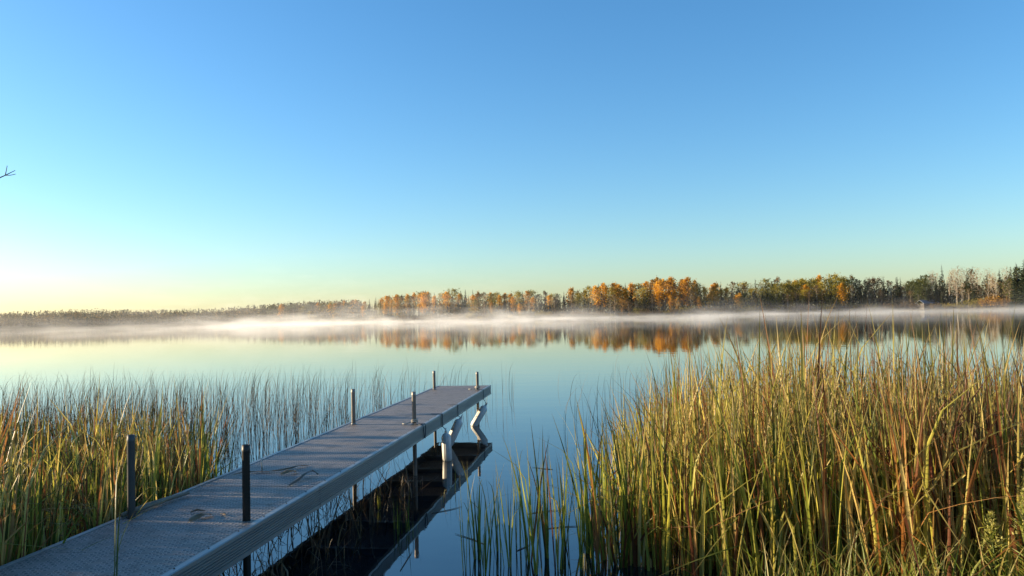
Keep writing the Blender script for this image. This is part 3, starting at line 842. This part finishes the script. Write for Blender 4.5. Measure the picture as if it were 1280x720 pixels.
# dead stalks floating flat on the water by the reflection
for k, (x, y, a_, L_) in enumerate([(0.28, 8.1, 0.3, 0.35), (-0.45, 7.2, 2.2, 0.5), (0.05, 6.9, 1.1, 0.3), (-0.75, 8.3, 0.7, 0.4), (0.35, 10.4, 2.7, 0.3), (-0.95, 6.6, 1.5, 0.45), (0.45, 7.5, 0.1, 0.4)]):
    mb = MB()
    pts = [(math.cos(a_) * L_ * (t_ - 0.5), math.sin(a_) * L_ * (t_ - 0.5) + 0.03 * math.sin(3 * t_ + k), 0.004 + 0.002 * t_) for t_ in np.linspace(0, 1, 6)]
    mb.tube(pts, [0.003, 0.004, 0.004, 0.004, 0.003, 0.0015], 5)
    tag(obj('floating_stalk', mb.mesh('floating_stalk', M['wood'], True), None, (x, y, 0.0)), 'thin dead reed stalk floating flat on the water right of the dock', 'reed stalk', 'floating reed stalks')

# ------------------------------------------------------------------ trees
def rand_quads(cent, size, rg, tint):
    n = len(cent)
    u = rg.normal(size=(n, 3)); u /= np.linalg.norm(u, axis=1)[:, None]
    v = rg.normal(size=(n, 3)); v -= (v * u).sum(1)[:, None] * u; v /= np.linalg.norm(v, axis=1)[:, None]
    s = np.asarray(size)[:, None] * 0.5
    V = np.stack([cent - u*s, cent + v*s*0.8, cent + u*s, cent - v*s*0.8], 1).reshape(-1, 3)
    Q = np.arange(4*n).reshape(n, 4)
    return V, Q, np.repeat(tint, 4), np.zeros(4*n)

def limb_tree(seed, h=16.0, kind='aspen', leaf_n=26, mat='gold', bark='bark'):
    rg = np.random.default_rng(seed)
    mb = MB(); tips = []
    p = [(0, 0, -0.3)]; x = y = 0.0
    nseg = 8
    for i in range(1, nseg + 1):
        x += rg.normal(0, 0.012 * h); y += rg.normal(0, 0.012 * h); p.append((x, y, h * 0.94 * i / nseg))
    rad = [0.013 * h * (1 - 0.9 * i / nseg) for i in range(nseg + 1)]
    mb.tube(p, rad, 6)
    lo = 0.22 if kind == 'aspen' else (0.12 if kind == 'broad' else 0.28)
    nl = {'aspen': 17, 'broad': 20, 'bare': 24}[kind]
    for k in range(nl):
        t = lo + (0.97 - lo) * (k + rg.random() * 0.6) / nl
        i = min(nseg - 1, int(t * nseg)); f = t * nseg - i
        a = np.array(p[i]) * (1 - f) + np.array(p[i+1]) * f
        az = k * 2.4 + rg.normal(0, 0.4)
        prof = math.sin(math.pi * min(1, (t - lo) / (1.02 - lo)) ** (0.75)) * 0.8 + 0.2
        Ln = h * (0.20 if kind != 'broad' else 0.30) * prof * rg.uniform(0.7, 1.25)
        el = (0.95 if kind != 'broad' else 0.55) + rg.normal(0, 0.12)
        d = np.array([math.cos(az) * math.cos(el), math.sin(az) * math.cos(el), math.sin(el)])
        q1 = a + d * Ln * 0.5; q2 = a + d * Ln + np.array([0, 0, 0.06 * Ln])
        r0 = 0.0045 * h * (1 - 0.6 * t)
        mb.tube([a, q1, q2], [r0, r0 * 0.6, r0 * 0.2], 4, False)
        tips.append((q1, q2, Ln))
        if kind == 'bare':
            for m in range(5):
                s0 = a + d * Ln * rg.uniform(0.25, 1.0)
                dd = d + rg.normal(0, 0.45, 3); dd /= np.linalg.norm(dd); dd[2] = abs(dd[2])
                l2 = Ln * rg.uniform(0.3, 0.6)
                mb.tube([s0, s0 + dd * l2], [r0 * 0.45, r0 * 0.15], 3, False)
                for w_ in range(2):
                    s1 = s0 + dd * l2 * rg.uniform(0.3, 0.9); d3 = dd + rg.normal(0, 0.5, 3); d3 /= np.linalg.norm(d3)
                    mb.tube([s1, s1 + d3 * l2 * 0.5], [r0 * 0.25, r0 * 0.1], 3, False)
    trunk = mb.mesh('trunk', M[bark], True)
    cs, ts, sz = [], [], []
    for (q1, q2, Ln) in tips:
        clump = rg.random()
        for c0, sp, nn in ((q2, 0.30, leaf_n), (q1, 0.34, leaf_n // 2)):
            c_ = c0 + rg.normal(0, 1, (nn, 3)) * Ln * np.array([sp, sp, sp * 0.8])
            cs.append(c_); ts.append(np.clip(0.25 + 0.5 * clump + rg.normal(0, 0.16, nn), 0, 1)); sz.append(rg.uniform(0.026, 0.050, nn) * h * (0.45 if kind == 'bare' else 1.0))
    top = np.array(p[-1])
    if kind != 'bare':
        cs.append(top + rg.normal(0, 1, (leaf_n, 3)) * h * np.array([0.03, 0.03, 0.04])); ts.append(rg.uniform(0.3, 1, leaf_n)); sz.append(rg.uniform(0.022, 0.038, leaf_n) * h)
    cs = np.concatenate(cs); ts = np.concatenate(ts); sz = np.concatenate(sz)
    ok = cs[:, 2] < h * 1.03
    V, Q, t, a = rand_quads(cs[ok], sz[ok], rg, ts[ok])
    return trunk, mesh_np('crown', V, Q, M[mat], {'tint': t})

def spruce_tree(seed, h=16.0, slim=1.0):
    rg = np.random.default_rng(seed)
    trunk = MB().tube([(0, 0, -0.3), (0.02*h*rg.normal()*0.3, 0, h*0.5), (0, 0, h)], [0.014*h, 0.008*h, 0.0015*h], 6).mesh('trunk', M['bark_dark'], True)
    Vs, Ts = [], []
    lv = 30
    for i in range(lv):
        t = 0.06 + 0.93 * i / lv
        L0 = h * 0.165 * slim * (1 - t) ** 0.8 + 0.012 * h
        nb = 9 if t < 0.7 else 6
        for k in range(nb):
            az = rg.uniform(0, 6.283); L = L0 * rg.uniform(0.65, 1.15)
            d = np.array([math.cos(az), math.sin(az), 0]); sd = np.array([-math.sin(az), math.cos(az), 0])
            z = h * t + rg.normal(0, 0.006 * h)
            w_ = L * 0.30
            a = np.array([0, 0, z]); m_ = a + d * L * 0.55 + np.array([0, 0, -0.20 * L]); e = a + d * L + np.array([0, 0, -0.30 * L])
            Vs.append([a, m_ - sd * w_ + [0, 0, -0.08*L], e, m_ + sd * w_ + [0, 0, -0.08*L]]); Ts.append(rg.random())
            Vs.append([a + d * L * .3, m_ + [0, 0, -0.22 * L], e + [0, 0, -0.12 * L], m_ + [0, 0, 0.03 * L]]); Ts.append(rg.random() * 0.7)
    V = np.array(Vs).reshape(-1, 3); Q = np.arange(len(V)).reshape(-1, 4)
    return trunk, mesh_np('crown', V, Q, M['spruce'], {'tint': np.repeat(Ts, 4)})

def shrub(seed, h, mat):
    rg = np.random.default_rng(seed)
    mb = MB(); cs = []
    for k in range(11):
        az = k * 2.4; el = rg.uniform(0.7, 1.4); L = h * rg.uniform(0.6, 0.95)
        d = np.array([math.cos(az)*math.cos(el), math.sin(az)*math.cos(el), math.sin(el)])
        mb.tube([(0, 0, -0.2), d * L * 0.6, d * L], [0.02*h, 0.012*h, 0.003*h], 4, False)
        for f in (0.55, 0.8, 1.0): cs.append(d * L * f + rg.normal(0, 1, (16, 3)) * h * 0.11)
    cs = np.concatenate(cs); cs[:, 2] = np.abs(cs[:, 2])
    V, Q, t, a = rand_quads(cs, rg.uniform(0.05, 0.10, len(cs)) * h, rg, np.clip(rg.normal(0.5, 0.25, len(cs)), 0, 1))
    return mb.mesh('trunk', M['bark_dark'], True), mesh_np('crown', V, Q, M[mat], {'tint': t})

PROTO = {
    'gold': [limb_tree(100 + k, 16, 'aspen', 34, 'gold') for k in range(4)],
    'rust': [limb_tree(110 + k, 16, 'aspen', 26, 'rust') for k in range(3)],
    'olive': [limb_tree(120 + k, 16, 'broad', 34, 'olive') for k in range(3)],
    'green': [limb_tree(130 + k, 16, 'broad', 36, 'green') for k in range(2)],
    'bare': [limb_tree(140 + k, 16, 'bare', 6, 'rust', 'bark_pale') for k in range(4)],
    'thin': [limb_tree(150 + k, 16, 'aspen', 16, 'brown', 'bark_pale') for k in range(3)],
    'spruce': [spruce_tree(160 + k, 16, s_) for k, s_ in enumerate((1.0, 0.8, 0.65, 1.15))],
    'shrub_gold': [shrub(170, 4, 'rust')], 'shrub_brown': [shrub(171 + k, 4, 'brown') for k in range(2)], 'shrub_olive': [shrub(175, 4, 'olive')],
}
rgT = np.random.default_rng(41)
KINDTXT = {'gold': 'golden aspen', 'rust': 'rust-coloured thin tree', 'olive': 'yellow-green broadleaf tree', 'green': 'dark green broadleaf tree', 'bare': 'bare grey tree',
           'thin': 'brown half-bare tree', 'spruce': 'dark spruce', 'shrub_gold': 'low golden bush', 'shrub_brown': 'low brown bush', 'shrub_olive': 'low olive bush'}
KINDNAME = {'gold': 'aspen_tree', 'rust': 'aspen_tree', 'olive': 'broadleaf_tree', 'green': 'broadleaf_tree', 'bare': 'bare_tree', 'thin': 'birch_tree', 'spruce': 'spruce_tree',
            'shrub_gold': 'shore_bush', 'shrub_brown': 'shore_bush', 'shrub_olive': 'shore_bush'}
def place(px, depth):
    z = shore_z(px) + depth
    x = (px - 640) / 961 * z
    r = math.hypot(x, z); az = math.atan2(x, z)
    return x, z, float(land_h(np.array(r), np.array(az)))
def zone_txt(px):
    for lim, t in ((440, 'on the far misty shore'), (560, 'left of the dark wood on the far shore'), (735, 'in the dark stretch of the far shore'), (880, 'in the bright golden stretch of the far shore'),
                   (980, 'between the golden and the green trees of the far shore'), (1090, 'in the yellow-green stretch of the far shore'), (1155, 'near the grey shed on the far shore'), (1262, 'in the tall bare stand right of the shed')):
        if px < lim: return t
    return 'at the right end of the far shore'
def tree(kind, px, depth, H, label=None, wide=1.0):
    x, y, z = place(px, depth)
    tr, cr = PROTO[kind][int(rgT.integers(len(PROTO[kind])))]
    base = 4.0 if kind.startswith('shrub') else 16.0
    s = H / base
    root = empty(KINDNAME[kind], (x, y, z - 0.1), rgT.uniform(0, 6.28))
    root.scale = (s * wide, s * wide, s)
    tag(root, label or f'{KINDTXT[kind]} {zone_txt(px)}', 'bush' if kind.startswith('shrub') else 'tree', None if label else f'{KINDTXT[kind]}s of the far shore')
    obj('trunk', tr, root); obj('crown', cr, root)
    return root

TPX = [330, 345, 400, 430, 445, 500, 560, 640, 700, 745, 800, 822, 845, 870, 900, 960, 1000, 1050, 1100, 1130, 1150, 1160, 1200, 1255, 1290, 1400]
TOP = [20, 23, 24, 27, 26, 35, 37, 35, 34, 40, 39, 46, 47, 43, 38, 42, 44, 46, 43, 37, 38, 50, 52, 50, 48, 48]
def top_px(px): return float(np.interp(px, TPX, TOP))
ZONES = [(330, 450, 'olive green thin gold spruce'), (450, 525, 'gold spruce spruce olive thin gold'), (525, 640, 'olive thin olive spruce rust spruce gold gold'), (640, 738, 'spruce spruce gold olive thin spruce'),
         (738, 815, 'gold gold rust olive thin bare spruce'), (815, 872, 'gold gold gold rust'), (872, 930, 'thin bare spruce gold gold spruce'), (930, 985, 'olive gold spruce thin bare olive'),
         (985, 1062, 'olive olive thin bare olive olive gold'), (1062, 1130, 'bare thin bare spruce thin'), (1130, 1157, 'green green thin'), (1157, 1182, 'bare spruce bare spruce'), (1182, 1262, 'bare bare thin bare bare spruce'), (1262, 1300, 'thin green spruce')]
def zone_kind(px):
    for a_, b_, ks in ZONES:
        if a_ <= px < b_:
            ks = ks.split(); return ks[int(rgT.integers(len(ks)))]
    return 'thin'
# rows from the water back
for row, (dep, step, lo, hi) in enumerate([(5, 8.5, 0.50, 0.80), (16, 8.0, 0.74, 1.0), (34, 8.0, 0.88, 1.07)]):
    px = 335.0
    while px < 1300:
        px += step * rgT.uniform(0.6, 1.4) * (0.75 if px < 500 else 1.0)
        d_ = dep + rgT.uniform(-4, 6)
        x, y, z = place(px, d_)
        H = (top_px(px) * y / 961 * rgT.uniform(lo, hi)) - z * 0.9
        k = zone_kind(px)
        if row == 0 and rgT.random() < 0.4 and k in ('gold', 'olive'): k = 'thin'
        if row == 0 and rgT.random() < 0.25: k = 'spruce' if 600 < px < 760 else k
        tree(k, px, d_, max(5.0, H * (1.06 if k == 'spruce' else 1.0)), wide=rgT.uniform(0.8, 1.2) * (0.8 if k == 'spruce' else 1.0))
# the thick dark wood behind and below the trees one can tell apart: one mass
rgU = np.random.default_rng(42)
cs, sz, ts = [], [], []
for k in range(2100):
    px = rgU.uniform(325, 1310); dep = rgU.uniform(3, 70)
    x, y, z = place(px, dep)
    lim = top_px(px) * y / 961 - z
    H = lim * rgU.uniform(0.35, 0.80) * (0.75 + 0.25 * min(1, dep / 30))
    con = rgU.random() < (0.75 if 630 < px < 760 or 1100 < px < 1190 else 0.4)
    nq = 34; r_ = H * rgU.uniform(0.13, 0.20)
    if con:
        tt = rgU.random(nq); an = rgU.uniform(0, 6.28, nq); rr = r_ * (1 - tt)
        c_ = np.stack([np.cos(an) * rr, np.sin(an) * rr, H * (0.02 + 0.98 * tt)], 1)
    else:
        c_ = rgU.normal(0, 1, (nq, 3)) * np.array([r_ * 0.8, r_ * 0.8, H * 0.26]) + np.array([0, 0, H * 0.45])
        c_[:, 2] = np.clip(c_[:, 2], 0.2, H)
    cs.append(c_ + np.array([x, y, z])); sz.append(rgU.uniform(0.5, 1.1, nq)); ts.append(np.clip(np.full(nq, 0.08 if con else rgU.uniform(0.2, 0.75)) + rgU.normal(0, 0.1, nq), 0, 1))
V, Q, t, a = rand_quads(np.concatenate(cs), np.concatenate(sz), rgU, np.concatenate(ts))
M['farwood'] = crown_mat('far_wood', [(0.0, (0.02, 0.026, 0.012)), (0.4, (0.045, 0.042, 0.02)), (0.75, (0.11, 0.085, 0.035)), (1.0, (0.26, 0.16, 0.04))], rnd=0.0)
o = obj('undergrowth', mesh_np('undergrowth', V, Q, M['farwood'], {'tint': t}))
tag(o, 'dark brush and close-grown saplings between the trees of the far shore', 'undergrowth', kind='stuff')
# landmark trees
def landmark(kind, px, H_px, dep, label, wide=1.0):
    x, y, z = place(px, dep)
    tree(kind, px, dep, H_px * y / 961 - z, label, wide)
landmark('gold', 824, 46, 8, 'tall bright orange-gold aspen, left of the pair at the highest point')
landmark('gold', 838, 49, 10, 'tallest golden aspen of the bright clump on the far shore', 1.15)
landmark('gold', 856, 48, 14, 'wide golden aspen just right of the tallest one', 1.25)
landmark('gold', 747, 40, 8, 'round golden aspen at the left end of the bright stretch', 1.2)
landmark('gold', 921, 25, 2, 'small orange aspen standing forward at the water, right of the bright clump', 1.2)
landmark('gold', 350, 24, 4, 'first golden tree beyond the misty left shore')
landmark('gold', 497, 33, 4, 'golden tree among dark spruces left of the dark wood')
landmark('gold', 776, 41, 16, 'pale golden aspen with sky showing through')
landmark('spruce', 1122, 43, 8, 'single dark pointed spruce left of the grey shed')
landmark('spruce', 1271, 58, -2, 'tall dark spruce at the right end of the far shore', 1.1)
landmark('spruce', 1281, 62, -4, 'tallest dark spruce cut by the right edge', 1.1)
landmark('spruce', 432, 28, 10, 'dark round tree top on the point at the left', 1.3)
landmark('spruce', 1160, 40, 4, 'dark spruce directly behind the grey shed')
landmark('spruce', 1170, 42, 8, 'dark spruce just right of the grey shed')
for (px, hp, w_, lab) in [(1232, 15, 1.1, 'left'), (1245, 18, 1.1, 'middle'), (1257, 14, 1.1, 'right')]:
    tree('shrub_gold', px, 1.5, hp * shore_z(px) / 961, f'{lab} one of three low golden bushes before the tall bare stand', w_)
# low brush along the waterline
px = 338.0
while px < 1300:
    px += rgT.uniform(7, 15)
    tree(rgT.choice(['shrub_brown', 'shrub_olive', 'shrub_brown']), px, rgT.uniform(0.5, 3), rgT.uniform(2.2, 5.0), None, rgT.uniform(1.0, 1.7))

# the wooded hills far across the lake on the left: one mass
rgW = np.random.default_rng(43)
cs, sz, ts = [], [], []
WPX = [-150, 0, 60, 110, 150, 170, 200, 260, 330, 440]
WTOP = [27, 26, 27, 26, 21, 21, 28, 29, 28, 29]
nW = 2800
for k in range(nW):
    px = rgW.uniform(-150, 452); dep = rgW.uniform(0, 1) ** 1.3 * 190 + 1
    x, y, z = place(px, dep)
    top = np.interp(px, WPX, WTOP) * y / 961
    H = min(rgW.uniform(9, 16), max(4.0, top - z))
    r_ = H * rgW.uniform(0.16, 0.26)
    con = rgW.random() < 0.3
    nq = 26
    if con:
        tt = rgW.random(nq); an = rgW.uniform(0, 6.28, nq); rr = r_ * (1 - tt) * 0.9
        c_ = np.stack([np.cos(an) * rr, np.sin(an) * rr, H * (0.1 + 0.92 * tt)], 1)
    else:
        c_ = rgW.normal(0, 1, (nq, 3)) * np.array([r_ * 0.6, r_ * 0.6, H * 0.20]) + np.array([0, 0, H * 0.62])
        c_[:, 2] = np.clip(c_[:, 2], 0.3, H)
    cs.append(c_ + np.array([x, y, z])); sz.append(rgW.uniform(0.9, 1.9, nq)); ts.append(np.clip(np.full(nq, 0.1 if con else rgW.uniform(0.2, 0.95)) + rgW.normal(0, 0.1, nq), 0, 1))
V, Q, t, a = rand_quads(np.concatenate(cs), np.concatenate(sz), rgW, np.concatenate(ts))
o = obj('far_wood', mesh_np('far_wood', V, Q, M['farwood'], {'tint': t}))
tag(o, 'low wooded hills far across the misty lake on the left', 'wood', kind='stuff')

# small grey shed at the water
sx, sy, sz_ = place(1163, 3)
shed = empty('boat_shed', (sx, sy, max(sz_, 0.4)), R(12)); tag(shed, 'small grey shed with pale metal roof among the far trees', 'shed')
obj('wall', MB().box(-4, 4, 0, 5, -0.5, 2.6).mesh('wall', M['shed_wall']), shed)
rf = MB(); rf.V = [(-4.5, -0.5, 2.45), (4.5, -0.5, 2.45), (4.5, 2.5, 4.2), (-4.5, 2.5, 4.2), (-4.5, 5.5, 2.45), (4.5, 5.5, 2.45),
                   (-4.5, -0.5, 2.60), (4.5, -0.5, 2.60), (4.5, 2.5, 4.35), (-4.5, 2.5, 4.35), (-4.5, 5.5, 2.60), (4.5, 5.5, 2.60)]
rf.F = [(6, 7, 8, 9), (9, 8, 11, 10), (1, 0, 3, 2), (2, 3, 4, 5), (0, 1, 7, 6), (4, 10, 11, 5), (0, 6, 9, 3), (3, 9, 10, 4), (1, 2, 8, 7), (2, 5, 11, 8)]
obj('roof', rf.mesh('roof', M['shed_roof']), shed)
obj('door', MB().box(-0.5, 0.5, -0.06, -0.003, 0.0, 2.0).mesh('door', M['wood']), shed)
for xw in (-2.4, 2.4):
    wo = obj('window', MB().box(-0.6, 0.6, -0.05, -0.003, 1.0, 1.9).mesh('window', M['fender']), shed, (xw, 0, 0))
    obj('pane', MB().box(-0.5, 0.5, -0.06, -0.052, 1.08, 1.82).mesh('pane', M['glass']), wo)

# unseen willow bushes added on the left bank to shade reeds and dock
for (x, y, h_, lab) in [(-10.6, 6.8, 2.7, 'nearest'), (-12.2, 8.9, 3.1, 'second'), (-11.2, 10.8, 2.6, 'third'), (-13.4, 12.6, 3.2, 'fourth'), (-9.8, 4.9, 2.6, 'foremost'), (-12.6, 5.6, 2.9, 'hindmost')]:
    tr, cr = shrub(int(200 + h_ * 10), 4, 'olive')
    root = empty('shade_bush', (x, y, 0.0), x); root.scale = (h_ / 4 * 1.25, h_ / 4 * 1.25, h_ / 4)
    tag(root, f'{lab} olive willow bush added out of view to shade the left reeds', 'bush', 'added shade bushes on the left bank')
    obj('trunk', tr, root); obj('crown', cr, root)
# bare tree beside the dock whose twig tip reaches into the picture
rg_ = np.random.default_rng(51)
bt = empty('bare_tree', (-8.6, 8.2, -0.15)); tag(bt, 'bare twig tip of a leafless tree entering at the left edge', 'tree')
mb = MB()
P0 = [(0, 0, -0.2), (0.10, 0.05, 1.2), (0.05, -0.05, 2.4), (0.2, 0.0, 3.6), (0.12, 0.1, 5.0), (0.2, 0.0, 6.4)]
mb.tube(P0, [0.11, 0.09, 0.075, 0.06, 0.04, 0.012], 9)
obj('trunk', mb.mesh('trunk', M['bark_dark'], True), bt)
def rel(p): return (p[0] + 8.6, p[1] - 8.2, p[2] + 0.15)
br = MB()
br.tube([(0.06, -0.04, 2.5), (1.2, -0.1, 3.0), (2.4, -0.16, 3.5), rel((-5.333, 8.0, 3.630)), rel((-5.275, 8.0, 3.654)), rel((-5.174, 8.0, 3.702))], [0.035, 0.022, 0.012, 0.006, 0.005, 0.003], 7)
br.tube([rel((-5.278, 8.0, 3.653)), rel((-5.268, 8.0, 3.70)), rel((-5.258, 8.0, 3.754))], [0.0045, 0.0035, 0.003], 6)
br.tube([rel((-5.275, 8.0, 3.652)), rel((-5.22, 7.99, 3.650)), rel((-5.157, 7.98, 3.659))], [0.0045, 0.0035, 0.003], 6)
obj('branch', br.mesh('branch', M['bark_dark'], True), bt)
for k in range(12):
    t = rg_.uniform(0.45, 0.95); z = 6.4 * t; az = rg_.uniform(1.6, 4.6)
    L = rg_.uniform(0.8, 1.8) * (1.2 - t)
    e = (0.12 + math.cos(az) * L, math.sin(az) * L, z + L * 0.7)
    b_ = MB(); b_.tube([(0.12, 0, z), (0.12 + math.cos(az) * L * 0.5, math.sin(az) * L * 0.5, z + L * 0.3), e], [0.025, 0.014, 0.004], 6)
    for m in range(3):
        a2 = az + rg_.uniform(-0.9, 0.9); l2 = L * 0.4
        s0 = (0.12 + math.cos(az) * L * 0.6, math.sin(az) * L * 0.6, z + L * 0.4)
        b_.tube([s0, (s0[0] + math.cos(a2) * l2, s0[1] + math.sin(a2) * l2, s0[2] + l2 * 0.6)], [0.008, 0.003], 5)
    obj('branch', b_.mesh('branch', M['bark_dark'], True), bt)

# ------------------------------------------------------------------ mist lying on the water
def mist_mat():
    m = bpy.data.materials.new('mist'); m.use_nodes = True
    N, L = m.node_tree.nodes, m.node_tree.links
    N.remove(N['Principled BSDF'])
    out = N['Material Output']
    pv = N.new('ShaderNodeVolumePrincipled')
    pv.inputs['Color'].default_value = (0.97, 0.97, 0.97, 1)
    pv.inputs['Anisotropy'].default_value = 0.2
    g = N.new('ShaderNodeNewGeometry')
    sp_ = N.new('ShaderNodeSeparateXYZ'); L.new(g.outputs['Position'], sp_.inputs[0])
    def mapr(v, a, b, c, d):
        r = N.new('ShaderNodeMapRange'); r.interpolation_type = 'SMOOTHSTEP'
        for i, x_ in enumerate((a, b, c, d)): r.inputs[i+1].default_value = x_
        L.new(v, r.inputs[0]); return r.outputs[0]
    mp = N.new('ShaderNodeMapping'); mp.inputs['Scale'].default_value = (0.045, 0.028, 0.16); L.new(g.outputs['Position'], mp.inputs['Vector'])
    nz = noise(N, L, 1.0, 4, mp.outputs[0], 0.6)
    mp2 = N.new('ShaderNodeMapping'); mp2.inputs['Scale'].default_value = (0.011, 0.007, 0.0); L.new(g.outputs['Position'], mp2.inputs['Vector'])
    nb = noise(N, L, 1.0, 2, mp2.outputs[0])
    # ceiling of the bank wavers: height divided by a noisy scale
    hs = math_node(N, L, 'ADD', 0.40, math_node(N, L, 'MULTIPLY', mapr(nz.outputs['Fac'], 0.42, 0.70, 0, 1), math_node(N, L, 'ADD', 1.5, mapr(sp_.outputs['X'], -60.0, 60.0, 5.5, 0.3))))
    fall = math_node(N, L, 'POWER', 2.718, math_node(N, L, 'MULTIPLY', math_node(N, L, 'DIVIDE', sp_.outputs['Z'], hs), -1.0))
    near = mapr(sp_.outputs['Y'], 85.0, 200.0, 0.0, 1.0)
    big = math_node(N, L, 'MULTIPLY', mapr(nb.outputs['Fac'], 0.36, 0.62, 0.25, 1.25), mapr(sp_.outputs['X'], -260.0, -50.0, 0.035, 1.0))
    mp3 = N.new('ShaderNodeMapping'); mp3.inputs['Scale'].default_value = (0.075, 0.03, 0.40); mp3.inputs['Rotation'].default_value = (0.0, 0.25, 0.3); L.new(g.outputs['Position'], mp3.inputs['Vector'])
    torn = mapr(noise(N, L, 1.0, 3, mp3.outputs[0], 0.6).outputs['Fac'], 0.38, 0.64, 0.10, 1.9)
    d = math_node(N, L, 'MULTIPLY', math_node(N, L, 'MULTIPLY', math_node(N, L, 'MULTIPLY', fall, near), big), torn)
    L.new(math_node(N, L, 'ADD', math_node(N, L, 'MULTIPLY', d, 0.0078), 0.00001), pv.inputs['Density'])
    L.new(pv.outputs[0], out.inputs['Volume'])
    return m
mist_me = MB().box(-950, 450, 60, 1300, 0.03, 24.0).mesh('mist', mist_mat())
mist = obj('mist', mist_me)
tag(mist, 'pale morning mist drifting low over the lake', 'mist', kind='stuff')
cy.volume_step_rate = 0.16
cy.volume_max_steps = 256
